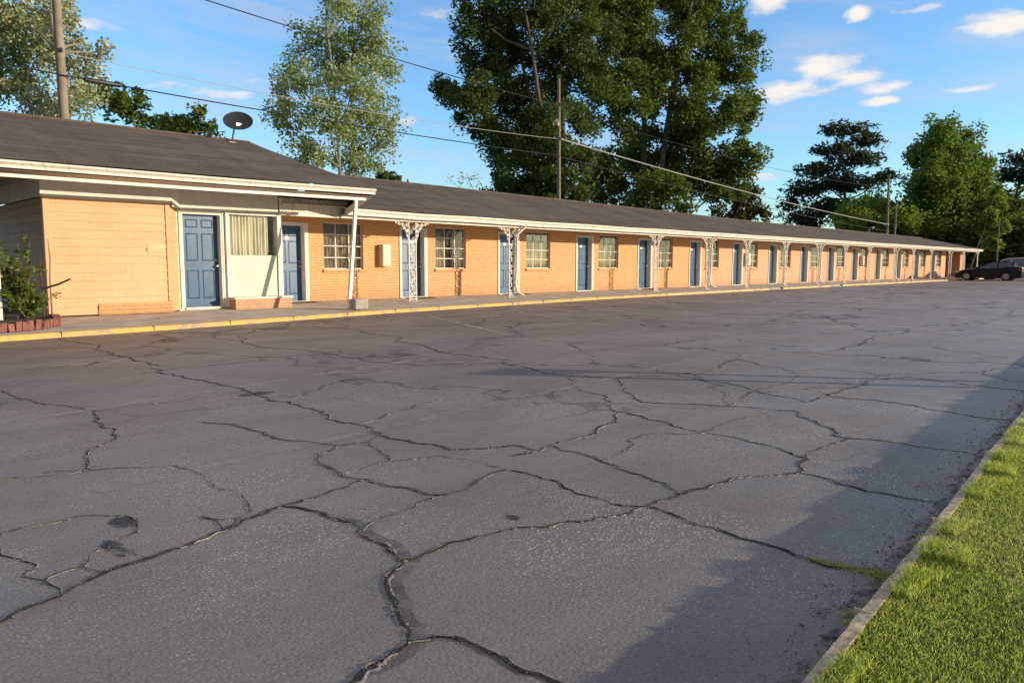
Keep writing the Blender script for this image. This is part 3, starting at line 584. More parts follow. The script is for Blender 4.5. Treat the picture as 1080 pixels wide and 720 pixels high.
rk.build('concrete_kerb', KERBCONC, kind='structure')
gb = MB()
for a, b_ in zip(rx[:-1], rx[1:]):
    for y0, y1, z0, z1 in ((.034,.5,.104,.125),(.5,1.5,.125,.15),(1.5,9,.15,.17)):
        ka, kb_ = pl_interp(RKERB,a), pl_interp(RKERB,b_)
        gb.quad((a,ka-y1,z1),(b_,kb_-y1,z1),(b_,kb_-y0,z0),(a,ka-y0,z0))
gb.build('grass_verge', TURF, kind='structure')

GRASS = leaf_mat('lawn_blades', [(0, (.68,.60,.36)), (.24, (.50,.50,.19)), (.5, (.26,.37,.06)), (.8, (.42,.50,.09)), (1, (.62,.62,.20))], .5, .5, (.70,.80,.12))
def blades(name, xs_, ys_, zs_, h, wd_, label, cat, mat=GRASS, lean=.5):
    n_ = len(xs_); a = rng.uniform(0, 2*np.pi, n_); hh = h*rng.uniform(.45, 1.25, n_); ln = hh*rng.uniform(.1, lean*1.6, n_)
    dx, dy = np.cos(a), np.sin(a); b2 = rng.uniform(0, 2*np.pi, n_); wx, wy = np.cos(b2)*wd_, np.sin(b2)*wd_
    V = np.zeros((n_, 5, 3)); X, Y_, Z_ = xs_, ys_, zs_
    V[:,0] = np.stack([X-wx, Y_-wy, Z_], 1); V[:,1] = np.stack([X+wx, Y_+wy, Z_], 1)
    mx, my, mz = X+dx*ln*.35, Y_+dy*ln*.35, Z_+hh*.6
    V[:,2] = np.stack([mx+wx*.8, my+wy*.8, mz], 1); V[:,3] = np.stack([mx-wx*.8, my-wy*.8, mz], 1)
    V[:,4] = np.stack([X+dx*ln, Y_+dy*ln, Z_+hh], 1)
    i = np.arange(n_)[:,None]*5
    F = np.vstack([i+np.array([[0,1,2]]), i+np.array([[0,2,3]]), i+np.array([[3,2,4]])])
    t = rng.uniform(0,1,n_); t = np.clip(.78*t+.16+.24*np.sin(X*3.1+Y_*2.3+1.5*np.sin(Y_*6)), 0, 1)
    return tag(raw_mesh(name, V.reshape(-1,3), F, mat, kind='stuff', attr={'tint': np.tile(t,3)}), label, cat)
n1 = 170000
gx = 1.3 + rng.beta(1,1.6,n1)*9.5
gk = np.interp(gx, [p[0] for p in RKERB], [p[1] for p in RKERB])
gy = gk - .030 - rng.beta(1,1.7,n1)*1.3 + (rng.random(n1) < .03)*rng.uniform(0,.05,n1)
n2 = 60000
gx2 = rng.uniform(-5, 40, n2); gk2 = np.interp(gx2, [p[0] for p in RKERB], [p[1] for p in RKERB]); gy2 = gk2 - .09 - rng.uniform(0,3.5,n2)
GX = np.concatenate([gx, gx2]); GY = np.concatenate([gy, gy2]); GK = np.concatenate([gk, gk2])
GZ = np.interp(GK-GY, [.034,.5,1.5,9], [.104,.125,.15,.17]) - .004
clump = (.92+.22*np.sin(GX*5.3+1.3*np.sin(GY*9))*np.sin(GY*7.1+GX*1.7))
blades('lawn_grass', GX, GY, GZ, (.023+.022*(GK-GY < .16+.05*np.sin(GX*9))*(np.sin(GX*13+2*np.sin(GX*4.1)) > -.1))*clump, .0022, 'short sunlit green grass growing on the verge behind the concrete kerb', 'grass')
dm = MB()
for a, b_ in zip(rx[:-1], rx[1:]):
    if a < 0 or b_ > 20: continue
    ka, kb_ = pl_interp(RKERB,a)+.032, pl_interp(RKERB,b_)+.032
    dm.quad((a,ka,.0075),(b_,kb_,.0075),(b_,kb_+.05+.05*rr.random(),.0022),(a,ka+.09,.0022))
dm.build('kerb_dirt', alpha_paint('kerb_foot_dirt', (.06,.048,.036), .46, .66, .8, 11, 1), kind='structure')
# weeds and debris in the crack end and at the kerb foot
n3 = 1700
tt = rng.random(n3); lx = rng.random(n3); wx_ = 1.7+2.4*rng.random(n3); kk = np.interp(wx_, [p[0] for p in RKERB], [p[1] for p in RKERB])
wy_ = kk+.035+rng.exponential(.016, n3)*(1+1.5*(np.sin(wx_*7.3) > .4))
sel = tt < .5
wx_ = np.where(sel, 2.97-.05*lx+rng.normal(0,.010,n3)*(1+2.5*(1-lx)), wx_); wy_ = np.where(sel, .89+.30*lx**1.4+rng.normal(0,.010,n3), wy_)
sel = tt < .08
wx_ = np.where(sel, 2.50+rng.normal(0,.05,n3), wx_); wy_ = np.where(sel, .88+rng.normal(0,.03,n3), wy_)
blades('kerb_weeds', wx_, wy_, np.full(n3,.002), .014, .0016, 'low weeds sprouting from the crack beside the concrete kerb', 'weeds', lean=1.2)
lf = MB()
for _ in range(230):
    x = rr.uniform(1.6, 9); y = pl_interp(RKERB, x)+.03+abs(rr.gauss(0,.07)); a = rr.uniform(0,6.3); s = rr.uniform(.006,.018)
    if rr.random() < .12: x, y = rr.uniform(1,9), rr.uniform(1.5,9)
    c_, s_ = math.cos(a)*s, math.sin(a)*s; z = .006
    lf.quad((x-c_,y-s_,z),(x+s_*.4,y-c_*.4,z+.004),(x+c_,y+s_,z+rr.uniform(.0,.008)),(x-s_*.4,y+c_*.4,z+.002))
LITTER = simple_noise_mat('dead_leaf', (.05,.032,.02), (.20,.13,.07), 60, .9)
t_ = lf.build('leaf_litter', LITTER, kind='stuff'); tag(t_, 'brown dead leaf scraps lying along the foot of the concrete kerb', 'leaf litter')

# ------------------------------------------------------------------ the motel
motel = empty('motel_building', (38, 20, 0), 'long orange painted brick motel with blue doors, brown shingle roof and cream eaves', 'motel')
WY = 18.6; DOORS = [14.1,18.31,22.52,26.6,30.7,34.77,38.74,42.75,46.66,50.61,54.89,59.23,63.4,67.6]
DW, DZ = .93, 2.22; BASE = .148
WIN = [(11.42,12.74)] + [(x+1.38, x+2.68) for x in DOORS]
WZ0, WZ1 = 1.03, 2.34
def wall_open(mb, x0, x1, y, z0, z1, holes, depth, mi=0):
    """front face (facing -Y) with openings and their reveals"""
    xs_ = sorted(set([x0, x1] + [h[i] for h in holes for i in (0,1)])); zs_ = sorted(set([z0, z1] + [h[i] for h in holes for i in (2,3)]))
    for a, b_ in zip(xs_[:-1], xs_[1:]):
        for c, d_ in zip(zs_[:-1], zs_[1:]):
            if any(h[0] <= a+1e-6 and b_ <= h[1]+1e-6 and h[2] <= c+1e-6 and d_ <= h[3]+1e-6 for h in holes): continue
            mb.quad((a,y,c),(b_,y,c),(b_,y,d_),(a,y,d_), mi)
    for a, b_, c, d_ in holes:
        Y2 = y+depth
        mb.quad((a,y,c),(a,y,d_),(a,Y2,d_),(a,Y2,c), mi); mb.quad((b_,y,c),(b_,Y2,c),(b_,Y2,d_),(b_,y,d_), mi)
        mb.quad((a,y,d_),(b_,y,d_),(b_,Y2,d_),(a,Y2,d_), mi); mb.quad((a,y,c),(a,Y2,c),(b_,Y2,c),(b_,y,c), mi)
mb = MB()
holes = [(9.94,10.86,BASE,DZ+.03)] + [(x,x+DW+.02,BASE,DZ+.03) for x in DOORS] + [(a,b_,WZ0,WZ1) for a,b_ in WIN]
h1 = [h for h in holes if h[1] < 31.9]; h2 = [h for h in holes if h[0] > 31.9]
wall_open(mb, 9.37, 31.95, WY, .05, 2.66, h1, .13); mb.build('front_wall', BRICK, motel)
mb = MB(); wall_open(mb, 31.95, 71.6, WY, .05, 2.66, h2, .13)
mb.build('front_wall', BRICK_PINK, motel)
mb = MB(); mb.quad((71.6,18.6,.05),(71.6,24.8,.05),(71.6,24.8,2.6),(71.6,18.6,2.6)); mb.build('end_wall', BRICK_SIDE, motel); mb = MB(); mb.box(73.6,75.2,18.0,24.8,.05,2.6); mb.build('end_wall', BRICK_SIDE, motel)
mb = MB(); mb.box(4.3,71.6,24.7,24.9,.0,2.6); mb.build('rear_wall', BRICK_PINK, motel)
mb = MB(); mb.box(4.25,71.5,19.6,19.65,.1,2.6); mb.build('dark_window_backing', INTERIOR, motel)  # added near-black sheet, its colour stands in for unlit room depth

# doors of the wing (one kind, copied)
def door(x, w_, y, z0, z1, parent, leaf_m=BLUE, plate=True, deep=.11):
    f = MB(); j = .035
    f.bbox(x, x+j, y-.02, y+deep+.02, z0, z1, .004); f.bbox(x+w_-j, x+w_, y-.02, y+deep+.02, z0, z1, .004); f.bbox(x+j, x+w_-j, y-.02, y+deep+.02, z1-j, z1, .004)
    f.bbox(x-.055, x-.002, y-.03, y-.001, z0, z1+.055, .004); f.bbox(x+w_+.002, x+w_+.075, y-.03, y-.001, z0, z1+.055, .004); f.bbox(x-.0019, x+w_+.0019, y-.028, y-.001, z1+.003, z1+.055, .004)
    f.bbox(x+j, x+w_-j, y-.04, y+deep, z0-.03, z0+.02, .004)
    fo = f.build('door_frame', WHITE, parent)
    d = MB(); a, b_ = x+j+.003, x+w_-j-.003; c, e = z0+.024, z1-j-.003; yy = y+deep
    W = b_-a; H = e-c
    cols = [(a+W*.13, a+W*.45), (a+W*.55, a+W*.87)]; rows = [(c+H*.09, c+H*.40), (c+H*.50, c+H*.80), (c+H*.86, c+H*.95)]
    hs = [(p[0], p[1], q[0], q[1]) for p in cols for q in rows]
    wall_open(d, a, b_, yy, c, e, hs, .012)
    for h in hs:
        g = .028; X0,X1,Z0,Z1 = h; y1, y0 = yy+.012, yy+.002
        d.quad((X0,y1,Z0),(X1,y1,Z0),(X1-g,y0,Z0+g),(X0+g,y0,Z0+g)); d.quad((X1,y1,Z0),(X1,y1,Z1),(X1-g,y0,Z1-g),(X1-g,y0,Z0+g))
        d.quad((X1,y1,Z1),(X0,y1,Z1),(X0+g,y0,Z1-g),(X1-g,y0,Z1-g)); d.quad((X0,y1,Z1),(X0,y1,Z0),(X0+g,y0,Z0+g),(X0+g,y0,Z1-g))
        d.quad((X0+g,y0,Z0+g),(X1-g,y0,Z0+g),(X1-g,y0,Z1-g),(X0+g,y0,Z1-g))
    d.quad((a,yy+.04,c),(a,yy+.04,e),(b_,yy+.04,e),(b_,yy+.04,c))
    do = d.build('door', leaf_m, parent)
    h = MB(); hx = b_-.065
    h.cyl((hx,yy,c+.93), .026, -.012, 'y', 12); h.cyl((hx,yy-.01,c+.93), .011, -.045, 'y', 8); h.tube([(hx,yy-.045,c+.93),(hx,yy-.055,c+.93),(hx,yy-.085,c+.93),(hx,yy-.09,c+.93)],[.012,.026,.026,.012],12)
    ho = h.build('handle', METAL, parent, True); ho.parent = do; ho.matrix_parent_inverse = Matrix.Identity(4)
    h = MB(); h.cyl((hx,yy,c+1.07), .024, -.02, 'y', 12); lk = h.build('deadbolt', METAL, parent, True); lk.parent = do; lk.matrix_parent_inverse = Matrix.Identity(4)
    if plate:
        p = MB(); p.bbox(a+W*.42, a+W*.58, yy-.012, yy-.001, c+H*.815, c+H*.855, .002)
        po = p.build('number_plate', WHITE, parent); po.parent = do; po.matrix_parent_inverse = Matrix.Identity(4)
    return fo, do
# sub-parts keep world coordinates: the door object itself carries the parent-inverse
f0, d0 = door(DOORS[0], DW+.02, WY, BASE, DZ+.03, motel, deep=.19)
for x in DOORS[1:]:
    sub_copy(f0, motel, x-DOORS[0]); sub_copy(d0, motel, x-DOORS[0])
door(9.94, .92, WY, BASE, DZ+.03, motel, deep=.19)

def window(a, b_, y, z0, z1, parent, curt=CURTAIN, dark=None, ncol=3, nrow=4):
    f = MB(); j = .03; yd = y+.085
    f.bbox(a, a+j, yd-.02, yd+.03, z0, z1, .003); f.bbox(b_-j, b_, yd-.02, yd+.03, z0, z1, .003); f.bbox(a+j, b_-j, yd-.02, yd+.03, z1-j, z1, .003); f.bbox(a+j, b_-j, yd-.02, yd+.03, z0, z0+j, .003)
    for i in range(1, ncol):
        x = a+(b_-a)*i/ncol; f.box(x-.013, x+.013, yd-.012, yd+.012, z0+j, z1-j)
    for i in range(1, nrow):
        z = z0+(z1-z0)*i/nrow; f.box(a+j, b_-j, yd-.016, yd+.010, z-.012, z+.012)
    wo = f.build('window', WHITE, parent)
    p = MB(); p.quad((a+j,yd,z0+j),(b_-j,yd,z0+j),(b_-j,yd,z1-j),(a+j,yd,z1-j)); q = p.build('pane', GLASS, parent); q.parent = wo; q.matrix_parent_inverse = Matrix.Identity(4)
    c = MB(); n_ = 60; gaps = dark or []
    for i in range(n_):
        u0, u1 = i/n_, (i+1)/n_
        if any(g0 <= u0 < g1 for g0, g1 in gaps): continue
        X0, X1 = a+(b_-a)*u0, a+(b_-a)*u1
        fy = lambda u: yd+.10+.022*math.sin(u*70)+.012*math.sin(u*31+1)
        c.quad((X0,fy(u0),z0-.02),(X1,fy(u1),z0-.02),(X1,fy(u1),z1),(X0,fy(u0),z1))
    q = c.build('curtain', curt, parent, True); q.parent = wo; q.matrix_parent_inverse = Matrix.Identity(4)
    return wo
def sill(a, b_, y, z, parent):
    s = MB(); s.bbox(a-.04, b_+.04, y-.05, y+.05, z-.085, z-.004, .008); return s.build('window_sill', BRICK, parent)
wins = [window(WIN[0][0], WIN[0][1], WY, WZ0, WZ1, motel, CURTAIN_LACE, [(.0,.03)]),
        window(WIN[1][0], WIN[1][1], WY, WZ0, WZ1, motel, CURTAIN, [(.37,.60)]),
        window(WIN[2][0], WIN[2][1], WY, WZ0, WZ1, motel, CURTAIN, [(0,.12)]),
        window(WIN[3][0], WIN[3][1], WY, WZ0, WZ1, motel, CURTAIN, [(0,.22),(.82,1)])]
for i, (a, b_) in enumerate(WIN[4:]):
    src = 1 + (i+1) % 3; sub_copy(wins[src], motel, a-WIN[src][0])
s0 = sill(WIN[0][0], WIN[0][1], WY, WZ0, motel); s1 = sill(WIN[1][0], WIN[1][1], WY, WZ0, motel)
for a, b_ in WIN[2:]: sub_copy(s1, motel, a-WIN[1][0])
for x in (13.28, 35.95, 51.9):
    u = MB(); u.bbox(x, x+.30, WY-.22, WY-.002, 1.12, 1.76, .01); uo = u.build('utility_box', BOXPAINT, motel)
    l = MB(); l.bbox(x+.03, x+.27, WY-.228, WY-.2205, 1.16, 1.72, .003); lo_ = l.build('box_cover', BOXPAINT, motel); lo_.parent = uo; lo_.matrix_parent_inverse = Matrix.Identity(4)

# eaves of the wing: gutter, soffit, ceiling
EX0, EX1 = 11.0, 76.0; EY = 16.83
ez = lambda x: float(np.interp(x, [11, 20, 40, 76], [2.61, 2.575, 2.555, 2.52]))
RX = [12.8, 25, 42, 60, 72.5]; rz = lambda x: float(np.interp(x, [12.8, 25, 42, 60, 75], [3.98, 3.86, 3.66, 3.60, 3.52]))
g = MB(); n_ = 26
for i in range(n_):
    a, b_ = EX0+(EX1-EX0)*i/n_, EX0+(EX1-EX0)*(i+1)/n_
    sagA, sagB = .012*math.sin(a*1.3), .012*math.sin(b_*1.3)
    pr = [(-.002,-.00),(.0,-.045),(.045,-.10),(.045,-.165),(.10,-.165)]
    for (y0,z0),(y1,z1) in zip(pr[:-1], pr[1:]):
        g.quad((a,EY+y0,ez(a)+z0+sagA),(a,EY+y1,ez(a)+z1+sagA),(b_,EY+y1,ez(b_)+z1+sagB),(b_,EY+y0,ez(b_)+z0+sagB))
    g.quad((a,EY-.002,ez(a)+sagA),(b_,EY-.002,ez(b_)+sagB),(b_,EY+.10,ez(b_)-.01+sagB),(a,EY+.10,ez(a)-.01+sagA))
g.quad((EX1,EY,ez(EX1)),(EX1,EY,ez(EX1)-.17),(EX1,EY+.1,ez(EX1)-.17),(EX1,EY+.1,ez(EX1)))
g.box(EX1-.02, EX1+.02, EY+.101, 25.2, 2.36, 2.53)
g.build('gutter', CREAM, motel)
b2 = MB()
for i in range(n_):
    a, b_ = EX0+(EX1-.2-EX0)*i/n_, EX0+(EX1-.2-EX0)*(i+1)/n_
    za, zb = ez(a)-.235, ez(b_)-.235
    b2.quad((a,EY+.21,za),(b_,EY+.21,zb),(b_,EY+.21,zb+.09),(a,EY+.21,za+.09)); b2.quad((a,EY+.21,za),(a,EY+.35,za),(b_,EY+.35,zb),(b_,EY+.21,zb))
b2.build('porch_beam', CREAM, motel)
s = MB()
for i in range(n_):
    a, b_ = EX0+(EX1-EX0)*i/n_, EX0+(EX1-EX0)*(i+1)/n_
    s.quad((a,EY+.03,ez(a)-.160),(b_,EY+.03,ez(b_)-.160),(b_,WY+.2,ez(b_)-.10),(a,WY+.2,ez(a)-.10))
s.quad((9.3,16.85,2.64),(11.05,16.85,2.64),(11.05,18.8,2.64),(9.3,18.8,2.64))
s.build('soffit', SOFFIT, motel)

# office end
OY = 16.75; OX = 4.13
def siding(mb, p0, p1, z0, z1, expo=.17, tilt=.014, trim=0):
    """lap boards from p0 to p1 (xy), outward normal on the right-hand side"""
    d_ = (Vector((*p1,0))-Vector((*p0,0))); n_ = Vector((d_.y,-d_.x,0)).normalized()
    z = z0; k = 0
    while z < z1-.01:
        zt = min(z+expo, z1); a = Vector((*p0,0)); b_ = Vector((*p1,0)); jt = .0015*((k*7) % 3)
        mb.quad(a+n_*(tilt+jt)+Vector((0,0,z)), b_+n_*(tilt+jt)+Vector((0,0,z)), b_+Vector((0,0,zt)), a+Vector((0,0,zt)))
        mb.quad(a+Vector((0,0,z)), b_+Vector((0,0,z)), b_+n_*(tilt+jt)+Vector((0,0,z)), a+n_*(tilt+jt)+Vector((0,0,z)))
        z = zt; k += 1
m_ = MB(); siding(m_, (OX+.10,OY), (6.42,OY), .15, 2.46)
siding(m_, (6.50,OY+.03), (6.83,17.2), .15, 2.46); m_.build('office_siding', ORANGE, motel)
m_ = MB(); m_.bbox(OX-.012, OX+.10, OY-.03, OY+.08, .15, 2.46, .006); m_.build('corner_board', ORANGE, motel); m_ = MB(); m_.bbox(6.42, 6.52, OY-.028, OY+.06, .37, 2.46, .006); m_.build('corner_board', ORANGE, motel)
m_ = MB(); m_.box(5.02, 6.5, OY-.034, OY+.02, .13, .365); m_.build('base_brick_course', BRICK, motel)
m_ = MB(); m_.bbox(6.02, 6.40, OY-.026, OY-.013, 1.44, 1.60, .002); m_.build('siding_patch', ORANGE_PATCH, motel)
m_ = MB(); siding(m_, (OX,24.8), (OX,OY+.08), .13, 2.46, .17); m_.build('office_side_wall', BROWN_SIDING, motel)
# grey frieze above
def ez2(x): return float(np.interp(x, [-3, 3.2, 7.05, 11.04], [2.94, 2.965, 2.97, 3.01]))
m_ = MB(); siding(m_, (OX-.05,OY-.06), (6.55,OY-.06), 2.462, 2.86, .095, .008); siding(m_, (OX-.05,24.8), (OX-.05,OY-.06), 2.462, 2.86, .095, .008)
siding(m_, (6.55,OY-.06), (6.90,17.14), 2.40, 2.86, .095, .008); siding(m_, (6.90,17.14), (9.28,17.14), 2.39, 2.86, .095, .008)
m_.quad((OX-.05,OY-.06,2.462),(6.55,OY-.06,2.462),(6.55,OY+.1,2.462),(OX-.05,OY+.1,2.462)); m_.quad((6.9,17.14,2.39),(9.28,17.14,2.39),(9.28,17.3,2.39),(6.9,17.3,2.39))
m_.build('frieze', GREY_SIDING, motel)
# office front door, window, posts
m_ = MB(); wall_open(m_, 6.83, 9.40, 17.2, .1, 2.46, [(6.93,7.86,.17,2.33),(8.02,9.24,.40,2.37)], .14); m_.quad((9.40,17.2,.1),(9.40,18.6,.1),(9.40,18.6,2.66),(9.40,17.2,2.66)); m_.build('office_front_wall', WHITE, motel)
door(6.93, .93, 17.2, .17, 2.33, motel, plate=False, deep=.135)
m_ = MB()
m_.bbox(7.93, 8.02, 17.12, 17.195, .15, 2.388, .006); m_.bbox(9.24, 9.34, 17.13, 17.195, .36, 2.388, .006); m_.bbox(8.025, 9.235, 17.14, 17.195, 2.33, 2.386, .004); m_.bbox(7.80+.14,9.44,16.80,17.196,.355,.40,.006)
wo = m_.build('office_window', WHITE, motel)
m_ = MB(); m_.bbox(8.024, 9.236, 17.17, 17.199, .402, 1.385, .004); q = m_.build('painted_lower_panel', MINT, motel); q.parent = wo; q.matrix_parent_inverse = Matrix.Identity(4)
m_ = MB(); m_.quad((8.02,17.21,1.385),(9.24,17.21,1.385),(9.24,17.21,2.37),(8.02,17.21,2.37)); q = m_.build('pane', GLASS, motel); q.parent = wo; q.matrix_parent_inverse = Matrix.Identity(4)
m_ = MB()
for i in range(90):
    u0, u1 = i/90, (i+1)/90
    if u0 > .86: continue
    fy = lambda u: 17.29+.02*math.sin(u*95)+.015*math.sin(u*37)
    m_.quad((8.02+1.22*u0,fy(u0),1.3),(8.02+1.22*u1,fy(u1),1.3),(8.02+1.22*u1,fy(u1),2.37),(8.02+1.22*u0,fy(u0),2.37))
q = m_.build('curtain', CURTAIN_OFF, motel, True); q.parent = wo; q.matrix_parent_inverse = Matrix.Identity(4)
m_ = MB(); m_.bbox(7.97, 9.42, 16.83, 17.19, .10, .354, .006); m_.build('brick_sill_base', BRICK_PINK, motel)
# grooved header board above the recessed door
m_ = MB(); x = 9.30
while x < 11.32:
    m_.bbox(x, x+.078, 17.10, 17.15, 2.44, 2.80, .006); x += .084
m_.build('grooved_header', CREAM, motel)
m_ = MB(); m_.bbox(9.28, 11.36, 17.085, 17.155, 2.365, 2.438, .006); m_.build('header_trim', CREAM, motel); m_ = MB(); m_.bbox(11.36, 11.46, 17.05, 17.16, 2.40, 2.79, .006); m_.build('header_trim', CREAM, motel)
m_ = MB(); m_.bbox(11.47,11.62,17.08,17.30,2.52,2.76,.01); m_.build('rusty_eave_block', RUST, motel)
# office gutter and beam
g = MB(); GY0 = 15.5; n_ = 12
for i in range(n_):
    a, b_ = -3+14.04*i/n_, -3+14.04*(i+1)/n_
    pr = [(-.002,0),(0,-.035),(.05,-.08),(.05,-.128),(.12,-.128)]
    for (y0,z0),(y1,z1) in zip(pr[:-1], pr[1:]):
        g.quad((a,GY0+y0,ez2(a)+z0),(a,GY0+y1,ez2(a)+z1),(b_,GY0+y1,ez2(b_)+z1),(b_,GY0+y0,ez2(b_)+z0))
    g.quad((a,GY0-.002,ez2(a)),(b_,GY0-.002,ez2(b_)),(b_,GY0+.12,ez2(b_)-.01),(a,GY0+.12,ez2(a)-.01))
g.add([(11.042,GY0-.002,3.01),(11.042,GY0,2.97),(11.042,GY0+.05,2.92),(11.042,GY0+.05,2.882),(11.042,GY0+.12,2.882),(11.042,GY0+.12,3.0)], [(0,1,2,3,4,5)])
g.quad((11.04,GY0+.12,3.0),(11.04,GY0+.12,2.85),(11.05,EY+.05,2.42),(11.05,EY+.05,2.61))
g.build('office_gutter', CREAM, motel)
m_ = MB()
for i in range(n_):
    a, b_ = -2.8+13.58*i/n_, -2.8+13.58*(i+1)/n_
    m_.add([(a,15.58,ez2(a)-.285),(b_,15.58,ez2(b_)-.285),(b_,15.58,ez2(b_)-.225),(a,15.58,ez2(a)-.225),(a,15.68,ez2(a)-.285),(b_,15.68,ez2(b_)-.285),(b_,15.68,ez2(b_)-.225),(a,15.68,ez2(a)-.225)], [(0,1,2,3),(0,4,5,1),(3,2,6,7),(4,7,6,5)])
m_.quad((10.78,15.58,2.725),(10.78,15.68,2.725),(10.78,15.68,2.785),(10.78,15.58,2.785))
m_.build('office_porch_beam', WHITE, motel)
m_ = MB()
m_.add([(-3,15.6,2.80),(11.0,15.6,2.84),(11.2,17.3,2.82),(11.5,18.7,2.66),(9.4,18.7,2.68),(9.4,17.3,2.84),(-3,17.3,2.84)], [(0,1,2,5,6),(2,3,4,5)]); m_.quad((-3,17.3,2.84),(4.2,17.3,2.84),(4.2,25,2.84),(-3,25,2.84))
m_.build('office_soffit', SOFFIT, motel)
# roofs
r_ = MB()
A = (11.06,15.48,3.015); B_ = (11.08,16.80,2.62); W0 = (13.05,21,3.98); RR = (10.25,20.5,4.58); L0_ = (-3,15.48,2.955); RL = (0.2,20.5,4.55); BK = (-3,26.2,2.87); BK2 = (10.6,26.2,2.9); BK3 = (12.5,26.0,2.6)
nrx = 24
for i in range(nrx):        # office front slope, gently uneven
    u0, u1 = i/nrx, (i+1)/nrx
    for j in range(6):
        v0, v1 = j/6, (j+1)/6
        def pt(u, v):
            p = Vector(L0_).lerp(Vector(A), u).lerp(Vector(RL).lerp(Vector(RR), u), v)
            p.z += .018*math.sin(p.x*1.1+p.y*1.7)*math.sin(v*math.pi); return p
        r_.quad(pt(u0,v0), pt(u1,v0), pt(u1,v1), pt(u0,v1))
r_.add([A, B_, W0, RR], [(0,1,2),(0,2,3)])
r_.add([L0_, RL, BK], [(0,1,2)]); r_.add([RL, RR, BK2, BK], [(0,1,2,3)]); r_.add([RR, W0, BK3, BK2], [(0,1,2,3)])
fx = [11.0, 13.05]+[13.05+(75.2-13.05)*k/30 for k in range(1,31)]
for i in range(1, len(fx)-1):
    a, b_ = fx[i], fx[i+1]
    er = lambda x: 76.0 if x >= 75.19 else x
    RA, RB = min(a, 73.2), min(b_, 73.2)
    for j in range(4):
        v0, v1 = j/4, (j+1)/4
        def pt2(x, rx_, v):
            p = Vector((er(x),EY-.03,ez(x)+.012)).lerp(Vector((rx_,21,rz(rx_))), v); p.z += .014*math.sin(x*.9+v*3)*math.sin(v*math.pi); return p
        r_.quad(pt2(a,RA,v0), pt2(b_,RB,v0), pt2(b_,RB,v1), pt2(a,RA,v1))
    r_.quad((RA,21,rz(RA)),(RB,21,rz(RB)),(er(b_),25.4,2.53),(er(a),25.4,2.6))
r_.add([(11.0,EY-.03,2.622),(13.05,EY-.03,ez(13.05)+.012),W0], [(0,1,2)])
r_.add([(76,EY-.03,ez(76)+.012),(76,25.4,2.53),(73.2,21,rz(73.2))], [(0,1,2)])
ro = r_.build('roof', SHINGLE, motel, True)
rc = MB()  # ridge caps
rc.tube([(0.2,20.5,4.555),(5,20.5,4.57),(10.25,20.5,4.585)], .05, 5); rc.tube([W0]+[(x,21,rz(x)+.005) for x in (25,42,60,73.2)], .045, 5); rc.tube([RR, (11.2,20.7,4.36), (12.2,20.9,4.13), W0], .045, 5)
for x in (16.5,24.3,31,39,47.5,55,64): rc.cyl((x,21.3,rz(x)-.2), .035, .38, 'z', 8)
q = rc.build('ridge_cap', SHINGLE, motel, True); q.parent = ro; q.matrix_parent_inverse = Matrix.Identity(4)
# porch posts holding up the eaves are separate: downspouts belong to the gutter
def downspout(x):
    m_ = MB(); m_.tube([(x+.42,EY+.04,ez(x)-.12),(x+.36,EY+.10,ez(x)-.24),(x+.17,17.02,ez(x)-.42),(x+.14,17.03,ez(x)-.6),(x+.12,17.03,.95),(x+.09,17.04,.55),(x+.12,17.0,.30),(x+.24,16.93,.20),(x+.33,16.86,.17)], .042, 8)
    return m_.build('downspout', WHITE, motel, True)
for x in (17.45, 29.77, 41.64, 54.1, 66.9): downspout(x)

